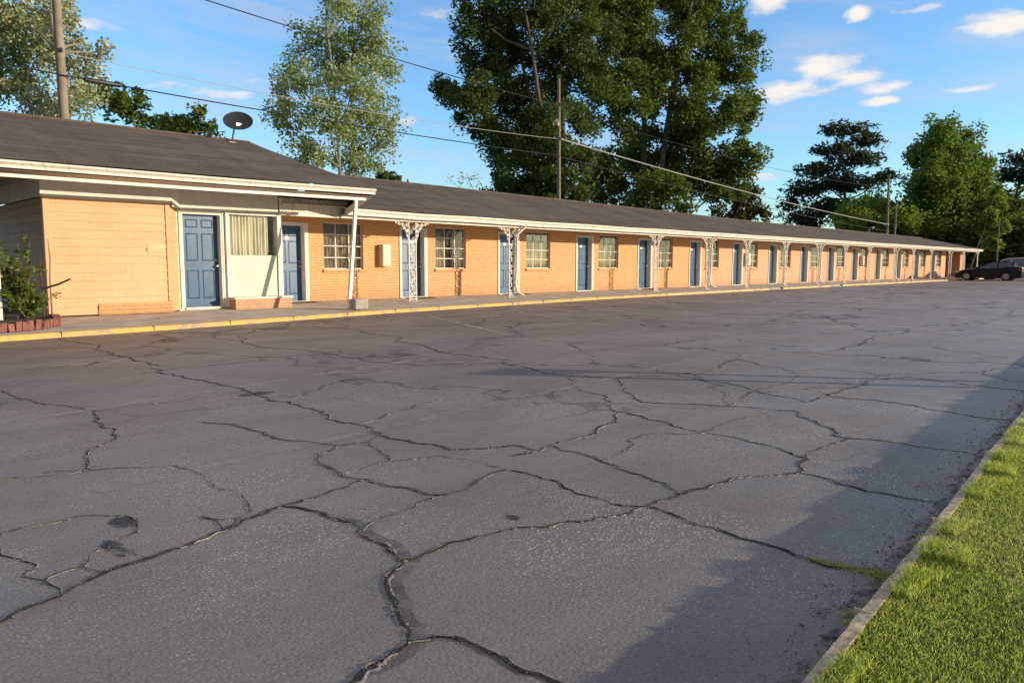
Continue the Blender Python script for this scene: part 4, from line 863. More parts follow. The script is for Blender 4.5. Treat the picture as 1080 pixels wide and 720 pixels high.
# ------------------------------------------------------------------ porch posts
def lacy_post():
    t = empty('porch_post', (13.4, 17.12, .11), 'x', 'porch post', 'lacy white iron posts along the motel porch')
    H = 2.275; X, Y_, Z_ = t.location
    for s_ in (-1, 1):
        m = MB(); m.bbox(X+s_*.125-.014, X+s_*.125+.014, Y_-.014, Y_+.014, Z_, Z_+H, .003); m.build('upright', IRON, t)
    sc_ = MB()
    def spiral(cx, cz, r0, a0, turns, sgn, rad=.010):
        pts = []
        for i in range(15):
            u = i/14; a = a0+sgn*turns*2*math.pi*u; r = r0*(1-.72*u)
            pts.append((cx+math.cos(a)*r, Y_, cz+math.sin(a)*r))
        sc_.tube(pts, rad, 4)
    z = Z_+.10; k = 0
    while z < Z_+1.7:
        s_ = 1 if k % 2 else -1
        spiral(X+s_*.03, z+.075, .075, s_*math.pi/2, 1.1, s_); spiral(X-s_*.045, z+.155, .055, -s_*math.pi/2, 1.0, s_)
        sc_.tube([(X-s_*.11,Y_,z),(X-s_*.02,Y_,z+.06),(X+s_*.05,Y_,z+.12),(X+s_*.11,Y_,z+.20)], .010, 4)
        for q_ in range(2):   # little cast leaves
            lx, lz = X+s_*(.055-.10*q_), z+.04+.10*q_; sc_.add([(lx-.028,Y_-.005,lz),(lx,Y_-.008,lz-.018),(lx+.030,Y_-.005,lz+.008),(lx,Y_-.008,lz+.026)], [(0,1,2,3)])
        z += .205; k += 1
    sc_.bbox(X-.11, X+.11, Y_-.010, Y_+.010, Z_+.06, Z_+.085, .002); sc_.bbox(X-.11, X+.11, Y_-.010, Y_+.010, Z_+1.70, Z_+1.725, .002)
    for i in range(3): spiral(X+(-.05 if i % 2 else .05), Z_+1.80+.15*i, .06, 0, 1.1, 1 if i % 2 else -1)
    sc_.build('scrollwork', IRON, t)
    for s_ in (-1, 1):
        b_ = MB(); zt = Z_+H; pts = []
        for i in range(13):
            a = math.pi/2*i/12; pts.append((X+s_*(.14+.56*(1-math.cos(a))), Y_, zt-.64*(1-math.sin(a))))
        b_.tube(pts, .014, 5); b_.bbox(min(X+s_*.14,X+s_*.70), max(X+s_*.14,X+s_*.70), Y_-.012, Y_+.012, zt-.024, zt, .003)
        for cx_, cz_, r_0 in ((.20,.10,.075),(.20,.27,.055),(.34,.09,.07),(.47,.065,.045),(.29,.19,.05),(.19,.40,.035),(.57,.045,.028)):
            pp = []
            for i in range(14):
                u = i/13; a = u*2.2*math.pi+cx_*9; r = r_0*(1-.7*u); pp.append((X+s_*(cx_+math.cos(a)*r), Y_, zt-cz_+math.sin(a)*r))
            b_.tube(pp, .010, 4)
            lx, lz = X+s_*cx_, zt-cz_; b_.add([(lx-.035,Y_-.006,lz-.01),(lx,Y_-.009,lz-.035),(lx+.035,Y_-.006,lz+.01),(lx,Y_-.009,lz+.03)], [(0,1,2,3)])
        b_.build('bracket', IRON, t)
    f = MB(); f.bbox(X-.17, X+.17, Y_-.06, Y_+.06, Z_-.01, Z_+.012, .004); f.build('foot_plate', IRON, t)
    return t
POSTS = [13.4,17.45,25.75,29.77,33.4,37.56,41.64,45.5,49.46,54.1,58.0,62.2,66.88,70.99,75.46]
ordn = ['first','second','third','fourth','fifth','sixth','seventh','eighth','ninth','tenth','eleventh','twelfth','thirteenth','fourteenth','fifteenth']
near = ['standing before a blue door','beside a white downspout','alone between door and window','beside a bent white downspout','past the wall box','without a downspout','midway with a downspout','just past midway','two past midway','with a downspout, far half','far half of the porch','fourth from the far end','third from the far end','behind the black car','at the far corner']
p0 = lacy_post()
p0['label'] = 'lacy white iron post, first from the office, ' + near[0]
for i, x in enumerate(POSTS[1:], 1):
    copy_tree(p0, (x, 17.12, .11), 'lacy white iron post, %s from the office, %s' % (ordn[i], near[i]))
# the two plain posts of the office porch
m_ = MB(); m_.tube([(9.98,15.2,.12),(10.52,15.63,2.73)], .052, 4); t_ = m_.build('porch_post', WHITE); tag(t_, 'plain white square post leaning to the right at the office eave corner', 'porch post', 'plain office porch posts')
m_ = MB(); m_.bbox(3.02,3.13,15.58,15.67,.12,2.70,.004); t_ = m_.build('porch_post', WHITE); tag(t_, 'plain upright white square post beside the planter at the left edge', 'porch post', 'plain office porch posts')
m_ = MB(); m_.bbox(10.02,10.38,14.98,15.27,.12,.36,.012); t_ = m_.build('concrete_block', CONCBLOCK); tag(t_, 'pale square concrete block at the foot of the leaning white post', 'concrete block')
for x, y, lb in ((10.48,18.28,'brown doormat before the recessed blue door beside the office window'),(14.58,18.25,'brown doormat before the first wing door behind the widest lacy post'),(27.1,18.25,'brown doormat before the fourth wing door by the third iron post'),(18.8,18.25,'brown doormat at the second wing door beside the downspout post')):
    m_ = MB(); m_.bbox(x-.42,x+.42,y-.27,y+.22,.142,.158,.004); tag(m_.build('doormat', MAT), lb, 'doormat', 'doormats on the walkway')

# satellite dish on the ridge
dish = empty('satellite_dish', (9.7,20.42,4.57), 'dark grey satellite dish on a bent pole mount at the office roof ridge', 'satellite dish')
m_ = MB(); cD = Vector((9.72,20.0,4.98)); dn = Vector((-.30,-.62,-.72)).normalized()   # seen from behind / below
dn = -Vector((.25,.55,-.62)).normalized()
ax = dn; e1 = ax.orthogonal().normalized(); e2 = ax.cross(e1); rings = 6; seg = 28
vv = [cD - ax*.0]; ff = []
for i in range(1, rings+1):
    r = .385*i/rings
    for k in range(seg):
        a = 2*math.pi*k/seg; vv.append(cD + e1*math.cos(a)*r*1.06 + e2*math.sin(a)*r*.98 - ax*(-.09*(i/rings)**2))
for k in range(seg): ff.append((0, 1+k, 1+(k+1) % seg))
for i in range(rings-1):
    for k in range(seg):
        a = 1+i*seg+k; b_ = 1+i*seg+(k+1) % seg; ff.append((a, b_, b_+seg, a+seg))
m_.add(vv, ff); m_.tube([vv[1+(rings-1)*seg+k] for k in range(seg)]+[vv[1+(rings-1)*seg]], .010, 5)
m_.build('dish_reflector', DARK, dish, True)
m_ = MB(); m_.tube([(9.70,20.35,4.50),(9.70,20.30,4.66),(9.66,20.12,4.84),(9.70,20.03,4.93)], .024, 8); m_.bbox(9.60,9.80,20.28,20.42,4.49,4.515,.004); m_.build('mount_pole', METAL, dish, True)
m_ = MB(); m_.bbox(9.63,9.78,19.93,20.07,4.86,4.98,.01); m_.build('mount_bracket', METAL, dish)

# planter with edging bricks, shrub and stakes
pl = empty('brick_planter', (3.0,15.2,.13), 'low planter edged with tilted red bricks at the office corner', 'planter')
m_ = MB(); path = [(-3,14.0),(1.8,13.98),(2.9,14.02),(3.4,14.25),(3.75,14.75),(3.92,15.4),(4.02,16.2)]
P = [Vector((*p,0)) for p in path]; tot_ = 0; pts_ = []
for a, b_ in zip(P[:-1], P[1:]):
    L_ = (b_-a).length; k = max(1, int(L_/.11))
    for i in range(k): pts_.append((a.lerp(b_, i/k), (b_-a).normalized()))
for i, (p, t) in enumerate(pts_):
    q_ = Vector((-t.y,t.x,0)); h_ = .115+.05*rr.random(); w2 = .048; dp = .05; tl = rr.uniform(-.02,.03)
    b8 = []
    for dz_, sh in ((0,0),(h_,tl)):
        for sx, sy in ((-1,-1),(1,-1),(1,1),(-1,1)): b8.append(p+t*(sx*w2+sh)+q_*(sy*dp)+Vector((0,0,.10+dz_)))
    m_.add(b8, [(0,3,2,1),(4,5,6,7),(0,1,5,4),(1,2,6,5),(2,3,7,6),(3,0,4,7)])
m_.build('edging_bricks', simple_noise_mat('edging_brick_clay', (.15,.05,.035), (.34,.15,.11), 9, .9), pl)
m_ = MB(); m_.add([(-3,14.02,.19),(2.9,14.06,.19),(3.38,14.3,.19),(3.7,14.8,.19),(3.88,15.4,.19),(4.0,16.3,.19),(4.05,22,.19),(-3,22,.19)], [tuple(range(8))]); m_.build('planter_soil', SOIL, pl)

def leaf_cloud(centres, radii, per, size, elong=1.6, flat=0.0, outward=None):
    """leaf quads gathered in clumps; returns verts, faces, tint"""
    n_ = len(centres)*per; C = np.repeat(np.asarray(centres), per, 0); Rr = np.repeat(np.asarray(radii), per)
    d_ = rng.normal(0, 1, (n_,3)); d_ /= np.linalg.norm(d_, axis=1)[:,None]+1e-9; r_ = rng.random(n_)**.45
    off_ = d_*(r_*Rr)[:,None]; off_[:,2] *= (1-.45*flat) if flat < 1 else .3
    P_ = C+off_
    a = rng.normal(0,1,(n_,3)); a[:,2] *= .6; a /= np.linalg.norm(a, axis=1)[:,None]
    b_ = rng.normal(0,1,(n_,3)); b_ -= (b_*a).sum(1)[:,None]*a; b_ /= np.linalg.norm(b_, axis=1)[:,None]
    s_ = size*rng.uniform(.55,1.25,n_)
    a *= (s_*.5*elong)[:,None]; b_ *= (s_*.5)[:,None]
    V = np.stack([P_-a, P_+b_*.9-a*.1, P_+a, P_-b_*.9-a*.1], 1).reshape(-1,3)
    F = np.arange(n_*4).reshape(-1,4)
    ct = np.repeat(rng.random(len(centres)), per)
    return V, F, np.clip(.55*rng.random(n_)+.45*ct, 0, 1)

def tree(name, base, lobes, leafm, barkm, label, cat='tree', rot=.6, leaf=.22, clump=.85, dens=1.0, per=70, trunk_r=.3, group=None, flat=0, stems=1, elong=1.6, hollow=.55, forks=None):
    t = empty(name, base, label, cat, group); bx_, by_, bz_ = base
    cents, rads, twigs = [], [], []
    for L in lobes:
        c = np.array(L[:3]); rh, rv = L[3], L[4]
        k = max(3, int(dens*4.2*(rh*rh*rv)**(1/3*2)/(clump*clump)))
        for _ in range(k):
            d_ = rng.normal(0,1,3); d_ /= np.linalg.norm(d_); r_ = hollow+(1-hollow)*rng.random()**.7
            if rng.random() < .25: r_ *= rng.random()
            p = c + d_*np.array([rh,rh,rv])*r_*.96
            cents.append(p); rads.append(clump*rng.uniform(.55,1.2)); twigs.append((p, c))
    V, F, T = leaf_cloud(cents, rads, per, leaf, elong, flat)
    zlo = bz_+.3; keep = (V.reshape(-1,4,3)[:,:,2].min(1) > zlo); V = V.reshape(-1,4,3)[keep].reshape(-1,3); T = T[keep]; F = np.arange(len(V)).reshape(-1,4)
    raw_mesh('crown', V, F, leafm, t, attr={'tint': T})
    ctr = np.mean([L[:3] for L in lobes], 0); top = max(L[2]+L[4]*.6 for L in lobes)
    m = MB(); rj = random.Random(len(lobes)*31+int(abs(bx_)))
    axes = []
    for s_ in range(stems):
        ang = s_*2*math.pi/stems+rot; sp_ = (0 if stems == 1 else .12*(top-bz_))
        tx, ty = ctr[0]+math.cos(ang)*sp_, ctr[1]+math.sin(ang)*sp_
        pts = []
        for i in range(9):
            u = i/8; pts.append(Vector((bx_+(tx-bx_)*u**1.2+rj.gauss(0,.06)*(i>0), by_+(ty-by_)*u**1.2+rj.gauss(0,.06)*(i>0), bz_-.1+(top-bz_)*u)))
        rs_ = [trunk_r*(1.25 if i == 0 else 1)*(1-.88*i/8)*(1 if stems == 1 else .75) for i in range(9)]
        m.tube(pts, rs_, 8); axes.append(pts)
    m.build('trunk', barkm, t, True)
    m = MB()
    for L in lobes:
        c = Vector(L[:3]); pts = min(axes, key=lambda P: min((p-c).length for p in P))
        # leave the trunk below the lobe
        cand = [p for p in pts if p.z < c.z-.2] or [pts[1]]
        j = min(range(len(cand)), key=lambda i: abs((c.z-cand[i].z) - (c-cand[i]).xy.length*.55))
        a = cand[j]; mid = a.lerp(c, .5)+Vector((rj.gauss(0,.15),rj.gauss(0,.15),-.08*(c-a).length*(1 if flat else .2)))
        ln = (c-a).length; r0 = trunk_r*.32*min(1, ln/(5*trunk_r+.5))
        m.tube([a, a.lerp(mid,.5), mid, mid.lerp(c,.6), c], [r0, r0*.85, r0*.65, r0*.5, r0*.35], 6)
    for p, c in twigs[::2]:
        p = Vector(p); c = Vector(c); q_ = c.lerp(p, .5)+Vector((rj.gauss(0,.08),rj.gauss(0,.08),rj.gauss(0,.08))); r0 = trunk_r*.07+.006
        m.tube([c, q_, p], [r0, r0*.7, r0*.3], 4, cap=False)
    m.build('limbs', barkm, t, True) if len(m.v) else None
    return t
BARK = bark_mat('grey_brown_bark', (.07,.055,.04), (.20,.165,.13)); BARK2 = bark_mat('pale_poplar_bark', (.16,.14,.11), (.36,.33,.27)); BARK3 = bark_mat('dark_pine_bark', (.04,.03,.024), (.12,.085,.06))
OAK1 = leaf_mat('dark_oak_leaf', [(0, (.026,.056,.014)), (.5, (.068,.125,.026)), (.85, (.15,.215,.045)), (1, (.23,.28,.07))], .36)
OAK2 = leaf_mat('olive_green_leaf', [(0, (.040,.080,.014)), (.5, (.11,.18,.028)), (.85, (.22,.29,.05)), (1, (.32,.37,.08))], .4)
OLIVE = leaf_mat('brown_olive_leaf', [(0, (.04,.045,.015)), (.6, (.10,.09,.03)), (1, (.17,.14,.05))], .3)
POP = leaf_mat('silver_poplar_leaf', [(0, (.11,.19,.04)), (.35, (.25,.36,.09)), (.60, (.46,.54,.24)), (1, (.80,.78,.62))], .4, .5, (.34,.42,.12))
POP2 = leaf_mat('pale_poplar_leaf', [(0, (.11,.17,.04)), (.35, (.27,.35,.12)), (.6, (.50,.54,.32)), (1, (.82,.80,.66))], .38, .5, (.42,.46,.16))
PINE = leaf_mat('pine_needle_spray', [(0, (.012,.026,.014)), (.6, (.034,.056,.026)), (1, (.08,.10,.04))], .2)
BRIGHT = leaf_mat('fresh_green_leaf', [(0, (.08,.14,.014)), (.5, (.19,.29,.03)), (1, (.34,.43,.07))], .45, .5, (.3,.4,.05))
MID = leaf_mat('mid_green_leaf', [(0, (.055,.11,.016)), (.5, (.15,.27,.035)), (.85, (.28,.42,.06)), (1, (.40,.52,.09))], .5)

tree('oak_tree', (38.5,33.0,0), LOBES['oak_left'], OAK1, BARK, 'huge dark leafy oak directly behind the middle pole, cut by the picture top', leaf=.15, clump=.95, per=210, dens=1.4, trunk_r=.30, stems=3, rot=1.5, flat=.35, elong=2.0)
tree('oak_tree', (53.4,36.4,0), LOBES['oak_right'], OAK2, BARK, 'huge olive green tree right of the dark oak, above the roof middle', leaf=.19, clump=1.2, per=210, dens=1.4, trunk_r=.38, stems=3, rot=.2, flat=.35, elong=2.0)
tree('small_tree', (60.5,33.5,0), LOBES['olive'], OLIVE, BARK, 'small brownish olive tree low beside the right edge of the huge trees', leaf=.25, clump=.7, per=50, trunk_r=.2)
tree('poplar_tree', (22.0,33.6,0), LOBES['poplar_mid'], POP, BARK2, 'tall airy silvery poplar standing behind the satellite dish', leaf=.125, clump=.62, per=85, dens=1.35, trunk_r=.17, elong=1.3, stems=2)
tree('poplar_tree', (8.4,29.2,0), LOBES['poplar_left'], POP2, BARK2, 'pale white leaved poplar at the left edge behind the wooden pole', leaf=.135, clump=.52, per=60, dens=1.3, trunk_r=.2, elong=1.3)
tree('small_tree', (19,48.5,0), LOBES['dark_far'], OAK2, BARK, 'small dark green treetop between the left poplar and the round tree', leaf=.25, clump=.7, per=60, trunk_r=.2)
tree('small_tree', (26.8,56,0), LOBES['round_far'], OAK2, BARK, 'round dark green treetop beyond the office roof left of the dish', leaf=.28, clump=.8, per=60, trunk_r=.22)
tree('pine_tree', (110.3,41.2,0), LOBES['pine'], PINE, BARK3, 'dark spreading pine with layered flat branches behind the wing', leaf=.30, clump=1.7, per=70, dens=1.7, trunk_r=.42, flat=.75, elong=3.0, hollow=.15)
tree('shrub_tree', (96.4,39.2,0), LOBES['shrub_a'], BRIGHT, BARK, 'bright green low tree in front of the dark pine, left of the far pole', leaf=.26, clump=1.0, per=80, trunk_r=.16)
tree('shrub_tree', (95,33.3,0), LOBES['shrub_b'], BRIGHT, BARK, 'bright yellow green bush right of the far pole above the roof', leaf=.26, clump=1.0, per=80, trunk_r=.16)
tree('broadleaf_tree', (102.5,31.0,0), LOBES['double_l'], MID, BARK, 'tall green tree, left one of the tall pair right of the pine', leaf=.30, clump=1.2, per=110, dens=1.25, trunk_r=.4)
tree('broadleaf_tree', (109.5,27.6,0), LOBES['double_r'], MID, BARK, 'tall green tree, right one of the tall pair above the parked cars', leaf=.30, clump=1.2, per=110, dens=1.25, trunk_r=.4)
tree('pine_tree', (127.5,26.0,0), LOBES['pine_right'], PINE, BARK3, 'dark pine at the right edge behind the parked cars', leaf=.34, clump=1.8, per=70, dens=1.5, trunk_r=.42, flat=.7, elong=3.0, hollow=.15)
tree('young_tree', (90.5,21.2,0), LOBES['slim'], BRIGHT, BARK, 'slender bright green young tree above the black car', leaf=.26, clump=.55, per=70, trunk_r=.10)
tree('small_tree', (38.0,47.5,0), LOBES['speck'], OAK1, BARK, 'tiny dark treetop peeping over the wing roof beside the poplar', leaf=.25, clump=.4, per=30, trunk_r=.12)
tree('twiggy_tree', (43.0,42.3,0), LOBES['twiggy'], POP, BARK2, 'thin sparsely leaved tree low between the poplar and the dark oak', leaf=.12, clump=.5, per=5, dens=.9, trunk_r=.07)
# far woodland behind the end of the wing: reads as one mass
V_, F_, T_, off_n = [], [], [], 0
cs_, rs_ = [], []
for i in range(520):
    x = rng.uniform(100, 190); y = 10+ (x-100)*.18 + rng.uniform(0, 26); hgt = 6.5+2.5*math.sin(x*.35)+rng.uniform(0,3.0)
    for k in range(3): cs_.append((x+rng.normal(0,1.2), y+rng.normal(0,1.2), rng.uniform(.4,1)*hgt)); rs_.append(rng.uniform(1.2,2.2))
    cs_.append((x, y, 1.2)); rs_.append(1.8)
V_, F_, T_ = leaf_cloud(cs_, rs_, 80, .42, 1.5)
ok = V_.reshape(-1,4,3)[:,:,2].min(1) > 0; V_ = V_.reshape(-1,4,3)[ok].reshape(-1,3); T_ = T_[ok]
tag(raw_mesh('far_woodland', V_, np.arange(len(V_)).reshape(-1,4), leaf_mat('woodland_leaf', [(0, (.03,.06,.012)), (.6, (.11,.19,.03)), (1, (.28,.38,.06))], .4), kind='stuff', attr={'tint': T_}), 'dark green woodland massed beyond the far end of the motel', 'woodland')

# shrub in the planter
sb = empty('planter_shrub', (3.55,15.9,.19), 'leafy green shrub with thin stems in the brick planter', 'shrub')
cs_, rs_ = [], []; m_ = MB()
for i in range(30):
    a = rr.uniform(0,6.28); r = rr.uniform(.08,.50); h_ = rr.uniform(.35,1.15)*(1.2-r*.8); tipx, tipy = 3.52+math.cos(a)*r, 15.8+math.sin(a)*r
    if i < 7: h_ = rr.uniform(1.05,1.60); tipx -= .12
    P = [Vector((3.52+rr.gauss(0,.07),15.8+rr.gauss(0,.07),.17)), Vector(((3.52+tipx)/2+rr.gauss(0,.05),(15.8+tipy)/2,.17+h_*.5)), Vector((tipx,tipy,.17+h_))]
    m_.tube(P, [.009,.006,.003], 5)
    for k in range(6):
        u = .35+.65*k/5; p = P[1].lerp(P[2], (u-.5)*2) if u > .5 else P[0].lerp(P[1], u*2); cs_.append(tuple(p+Vector((rr.gauss(0,.05),rr.gauss(0,.05),rr.gauss(0,.04))))); rs_.append(rr.uniform(.05,.13))
m_.build('stems', TWIG, sb, True)
V_, F_, T_ = leaf_cloud(cs_, rs_, 13, .058, 1.8)
raw_mesh('foliage', V_, F_, leaf_mat('shrub_leaf', [(0, (.05,.09,.02)), (.6, (.14,.20,.04)), (1, (.30,.34,.08))], .35, .4, (.3,.35,.06)), sb, attr={'tint': T_})
m_ = MB(); m_.tube([(3.92,15.7,.15),(3.91,15.68,.9),(3.94,15.7,1.25),(3.92,15.7,1.62)], [.016,.013,.011,.006], 6); tag(m_.build('bare_stick', TWIG, smooth=True), 'tall pale bare stick standing upright at the planter corner', 'stick')
m_ = MB(); m_.tube([(3.80,15.75,.15),(3.80,15.74,.75),(3.78,15.75,1.3)], [.015,.013,.006], 6); tag(m_.build('bare_stick', RUST, smooth=True), 'thin reddish stake in the planter left of the pale stick', 'stick')
m_ = MB(); m_.tube([(3.80,15.73,.72),(4.02,15.6,.80),(4.20,15.5,.90)], [.018,.020,.016], 6); tag(m_.build('dark_branch', DARK, smooth=True), 'short dark branch leaning against the stakes in front of the orange corner', 'branch')

# ------------------------------------------------------------------ poles and lines
def pole(base, top, r, mat, label, lamp=False, arm=False):
    t = empty('utility_pole', base, label, 'utility pole')
    m = MB(); b_ = Vector(base); tp = Vector(top); m.tube([b_-Vector((0,0,.1)), b_.lerp(tp,.5), tp], [r*1.15, r, r*.8], 12); m.build('pole_shaft', mat, t, True)
    for k, z in enumerate(((b_.lerp(tp,.70)).z, (b_.lerp(tp,.86)).z, tp.z-.15)):
        m = MB(); q_ = b_.lerp(tp, (z-b_.z)/(tp.z-b_.z)); m.cyl((q_.x, q_.y-r-.02, q_.z), .05, .12, 'z', 8); m.build('insulator', DARK, t)
    return t
pole((7.45,27,0), (7.36,27,11.0), .145, WOOD, 'thick pale wooden utility pole rising behind the office roof at left')
pp_ = pole((31.2,27,0), (31.05,27,11.15), .10, GWOOD, 'slim grey utility pole with a small lamp in front of the dark oak')
m_ = MB(); m_.tube([(31.05,26.95,8.7),(30.8,26.8,8.85),(30.55,26.7,8.75)], .03, 6); m_.tube([(30.55,26.7,8.78),(30.55,26.7,8.6),(30.55,26.7,8.42)], [.06,.20,.16], 12); m_.build('area_lamp', METAL, pp_, True)
pole((82.9,27,0), (82.2,27,10.2), .115, GWOOD, 'far utility pole behind the wing roof left of the bright bush')
pole((86.5,27.5,0), (86.5,27.5,7.9), .09, GWOOD, 'short far wooden pole just right of the taller far pole')
t_ = empty('thin_post', (75.2,15.6,0), 'thin bare metal post rising behind the black car', 'post')
m_ = MB(); m_.tube([(75.2,15.6,-.1),(75.2,15.6,5.0)], .045, 8); m_.build('post_shaft', GWOOD, t_, True); m_ = MB(); m_.tube([(75.2,15.6,5.0),(75.2,15.6,5.12)], [.06,.03], 8); m_.build('post_cap', GWOOD, t_, True)

def wire(pts, r, mat, label, sag=0.0):
    m = MB(); P = []
    pts = [Vector(p) for p in pts]
    for a, b_ in zip(pts[:-1], pts[1:]):
        for i in range(14):
            u = i/14; p = a.lerp(b_, u); p.z -= sag*4*u*(1-u); P.append(p)
    P.append(pts[-1]); m.tube(P, r, 5)
    return tag(m.build('overhead_cable', mat, smooth=True), label, 'cable', 'overhead cables behind the motel')
wire([(-14,27.2,12.9),(31.1,26.9,9.55)], .022, WIRE, 'highest black overhead cable crossing from the top left to the middle pole', .55)
w2 = wire([(-14,26.9,8.5),(7.3,26.83,7.0),(31.1,26.9,6.95)], .022, WIRE, 'lower black overhead cable passing the left pole and carrying a splice case', .12)
m_ = MB(); m_.tube([(7.95,26.83,6.985),(8.0,26.83,6.98),(9.05,26.83,6.965),(9.1,26.83,6.96)], [.03,.075,.075,.03], 10); tag(m_.build('splice_case', DARK, smooth=True), 'black tubular splice case clamped on the lower cable beside the left pole', 'splice case')
wire([(7.3,27.1,7.75),(31.1,27.0,7.85)], .012, WIRE_PALE, 'thin pale cable between the left pole and the middle pole', .25)
wire([(31.1,26.9,7.85),(82.8,26.9,5.3)], .032, WIRE_PALE, 'bright pale cable descending from the middle pole to the far pole', .35)
wire([(31.1,27.05,6.95),(82.8,27.1,4.65)], .022, WIRE, 'lower dark cable descending from the middle pole to the far pole', .3)
wire([(31.1,27.1,9.5),(82.4,27.2,9.0)], .014, WIRE, 'thin dark cable high across the right of the huge trees', .6)
wire([(31.1,26.8,6.6),(26.4,22.2,3.9)], .010, WIRE, 'thin service drop cable slanting down to the wing roof', .1)

# ------------------------------------------------------------------ cars (nose toward +Y, side facing -X)
def arch_outline(L, wheels, wr, zb, top):
    """lower outline with wheel arches, then the upper outline; s along length from nose 0 to tail L"""
    pts = [(0.02, zb+.12)]
    pts.append((.10, zb))
    for c in wheels:
        pts.append((c-wr-.02, zb))
        for i in range(9):
            a = math.pi*(1-i/8); pts.append((c+math.cos(a)*wr, max(zb, .31+math.sin(a)*wr)))
        pts.append((c+wr+.02, zb))
    pts.append((L-.12, zb+.02)); pts.append((L-.01, zb+.2))
    return pts + top
def make_car(name, X, Yn, L, W, paint, label, kind):
    t = empty(name, (X, Yn-L/2, 0), label, 'car')
    sedan = kind == 'sedan'
    wheels = (.92, L-1.02) if sedan else (.95, L-1.12); wr = .36 if sedan else .38; zb = .19 if sedan else .24
    if sedan: top = [(L, .78),(L-.03, .98),(L-.25, 1.05),(L-.75, 1.06),(L-1.3,1.00),(2.9,.97),(1.9,.93),(1.35,.92),(.75,.84),(.3,.72),(.06,.58),(0,.42)]
    else: top = [(L, .85),(L-.02, 1.08),(L-.12, 1.14),(L-1.0,1.12),(2.9,1.08),(1.9,1.05),(1.25,1.02),(.7,.94),(.25,.82),(.04,.66),(0,.45)]
    ol = arch_outline(L, wheels, wr, zb, top); n_ = len(ol)
    m = MB(); hw = W/2
    slices = [(-1,.90,.12),(-.985,.965,.04),(-.93,1,.0),(-.5,1,-.015),(.5,1,-.015),(.93,1,.0),(.985,.965,.04),(1,.90,.12)]
    slices = [(-1.0,.05),(-.96,.015),(-.80,0),(-.4,-.02),(.4,-.02),(.80,0),(.96,.015),(1.0,.05)]
    for wx_, sh in slices:
        for s_, z in ol:
            k = (s_-L/2)/(L/2); bow = (1-.10*abs(k)**3) ; ins = sh*1.0
            zz = z-ins*(1.6 if z > .8 else .0) ; ss = L/2+(s_-L/2)*(1-ins*.5-(.035 if abs(wx_) > .9 else 0)*abs(k))
            mid = 1 - .06*max(0, (z-.7)) - .05*max(0, .4-z)
            m.v.append((X+wx_*hw*bow*mid, Yn-ss, zz))
    for i in range(len(slices)-1):
        for j in range(n_):
            a = i*n_+j; b_ = i*n_+(j+1) % n_; m.f.append((a, b_, b_+n_, a+n_)); m.m.append(0)
    m.f.append(tuple(range(n_))[::-1]); m.m.append(0); m.f.append(tuple((len(slices)-1)*n_+j for j in range(n_))); m.m.append(0)
    m.build('body', paint, t, True)
    # greenhouse
    if sedan: g0 = [(1.45,.93),(2.35,1.34),(2.75,1.43),(3.35,1.44),(3.95,1.36),(L-.55,1.06)]; zbelt = .90
    else: g0 = [(1.15,1.00),(1.95,1.56),(2.4,1.70),(3.4,1.76),(L-.75,1.74),(L-.22,1.62),(L-.06,1.12)]; zbelt = 1.02
    def gpt(s_, z, side, inset=0):
        q_ = (z-zbelt)/((1.44 if sedan else 1.76)-zbelt); return (X+side*(hw*(.90-.20*q_)-inset), Yn-s_, z)
    m = MB(); k = len(g0)
    for i in range(k-1):
        (a, za), (b_, zb_) = g0[i], g0[i+1]
        m.quad(gpt(a,za,-1), gpt(b_,zb_,-1), gpt(b_,zb_,1), gpt(a,za,1))
    for side in (-1,1):
        m.add([gpt(s_,z,side) for s_,z in g0]+[gpt(g0[-1][0],zbelt-.03,side), gpt(g0[0][0],zbelt-.03,side)], [tuple(range(k+2)) if side < 0 else tuple(range(k+2))[::-1]])
    m.build('windows', CARGLASS, t)
    m = MB()   # roof skin and pillars
    ri = (2,3,4) if sedan else (2,3,4,5)
    for i, j in zip(ri[:-1], ri[1:]):
        (a, za), (b_, zb_) = g0[i], g0[j]; z3 = .012
        m.quad((X-hw*.70,Yn-a,za+z3),(X-hw*.70,Yn-b_,zb_+z3),(X+hw*.70,Yn-b_,zb_+z3),(X+hw*.70,Yn-a,za+z3))
        for side in (-1,1): m.quad((X+side*hw*.70,Yn-a,za+z3),(X+side*hw*.70,Yn-b_,zb_+z3),(X+side*hw*.735,Yn-b_,zb_-.05),(X+side*hw*.735,Yn-a,za-.05))
    for side in (-1,1):
        for P in ([g0[0],g0[1],g0[2]], [g0[-3],g0[-2],g0[-1]] if not sedan else [g0[-2],g0[-1]]):
            m.tube([Vector(gpt(s_,z,side))+Vector((side*.004,0,.01)) for s_,z in P], .035, 6)
        cols = (2.95,) if sedan else (2.55,3.75)
        for s_ in cols: m.tube([Vector(gpt(s_-.05,zbelt,side))+Vector((side*.006,0,0)), Vector(gpt(s_,1.42 if sedan else 1.72,side))+Vector((side*.006,0,0))], .035, 4)
        if sedan: m.add([gpt(3.80,1.37,side,-.006),gpt(4.0,1.35,side,-.006),gpt(L-.55,1.06,side,-.006),gpt(L-.85,zbelt+.05,side,-.006),gpt(4.05,zbelt+.03,side,-.006)], [(0,1,2,3,4)])
    m.build('roof', paint, t, True)
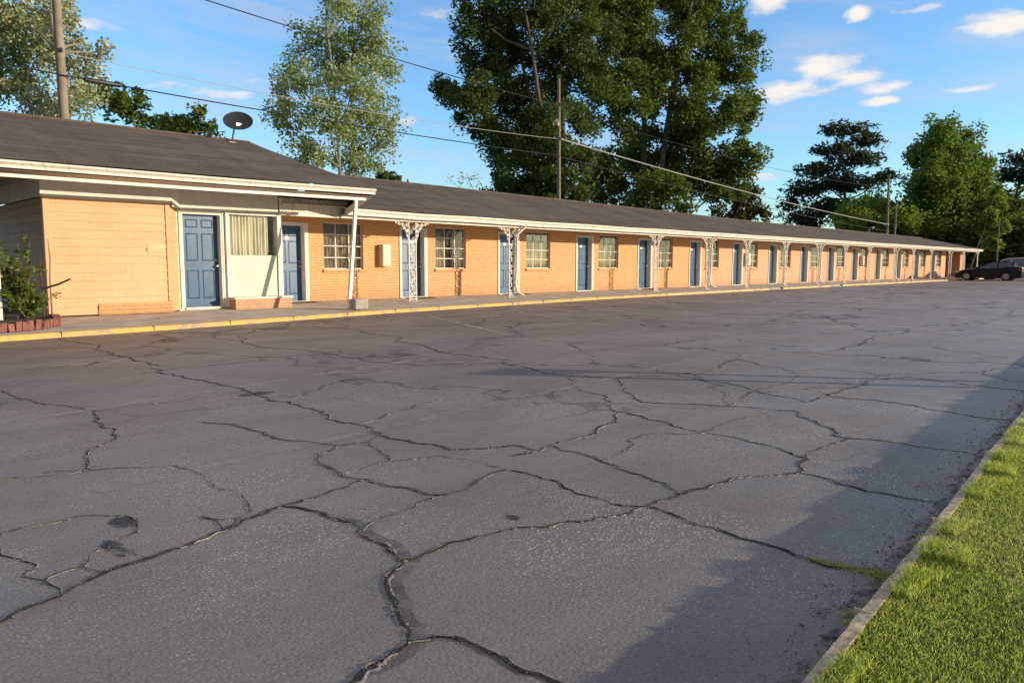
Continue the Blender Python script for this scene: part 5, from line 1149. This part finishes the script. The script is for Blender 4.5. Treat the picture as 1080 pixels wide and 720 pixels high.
    for side in (-1,1):
        for c in wheels:
            y = Yn-c; xo = X+side*(hw-.02)
            m = MB(); P = [(xo-side*.22,y,.32),(xo-side*.2,y,.32),(xo-side*.03,y,.32),(xo,y,.32)]; m.tube(P, [.29,.325,.325,.285], 24); wo_ = m.build('tyre', TYRE, t, True)
            m = MB(); xf = xo+side*.004; m.tube([(xf-side*.03,y,.32),(xf,y,.32)], [.21,.215], 20)
            rm_ = m.build('rim', DARK, t); rm_.parent = wo_; rm_.matrix_parent_inverse = Matrix.Identity(4)
            m = MB()
            for q_ in range(9):
                a = q_*2*math.pi/9; m.tube([(xf+side*.012,y+math.cos(a)*.03,.32+math.sin(a)*.03),(xf+side*.006,y+math.cos(a)*.20,.32+math.sin(a)*.20)], [.022,.030], 4)
            m.tube([(xf+side*.006,y+math.cos(a)*.205,.32+math.sin(a)*.205) for a in [k2*2*math.pi/20 for k2 in range(21)]], .014, 4, cap=False)
            sp2 = m.build('spokes', RIM, t, True); sp2.parent = wo_; sp2.matrix_parent_inverse = Matrix.Identity(4)
        m = MB(); m.bbox(min(X+side*hw*.55,X+side*hw*.93), max(X+side*hw*.55,X+side*hw*.93), Yn-.42, Yn-.10, .60 if sedan else .70, .73 if sedan else .84, .02); m.build('headlight', CLEARLAMP, t)
        m = MB(); m.bbox(min(X+side*hw*.60,X+side*hw*.925), max(X+side*hw*.60,X+side*hw*.925), Yn-L-.005, Yn-L+.30, .78, .93 if sedan else 1.05, .02); m.build('tail_light', REDLAMP, t)
        m = MB(); m.bbox(min(X+side*hw*.95,X+side*(hw+.14)), max(X+side*hw*.95,X+side*(hw+.14)), Yn-1.72, Yn-1.58, zbelt+.02, zbelt+.16, .03); m.build('side_mirror', paint, t)
    for s_ in ((2.35, 3.1) if sedan else (2.3, 3.4)):
        m = MB(); m.bbox(X-hw-.004, X-hw*.97, Yn-s_-.16, Yn-s_, .82 if sedan else .92, .85 if sedan else .95, .004); m.build('door_handle', paint, t)
    # dark wheel wells
    return t
make_car('parked_car', 66.4, 16.45, 4.5, 1.78, BLACKCAR, 'black four door sedan parked nose in at the far end of the motel', 'sedan')
make_car('parked_car', 71.4, 16.2, 4.9, 1.92, SILVERCAR, 'silver minivan parked behind the black sedan at the right edge', 'van')

# two slim posts of a roadside board, just right of the view: their long shadow lies on the lot
rsn = empty('roadside_board', (9.2,.75,.12), 'low blank wooden roadside board on two slim posts on the grass verge', 'roadside board')
for dx_ in (0, .50):
    m_ = MB(); m_.bbox(9.0+dx_,9.085+dx_,.69,.775,.08,1.16,.004); m_.build('board_post', GWOOD, rsn)
m_ = MB(); m_.bbox(8.95,9.64,.779,.80,.98,1.18,.004); m_.build('board', GWOOD, rsn)
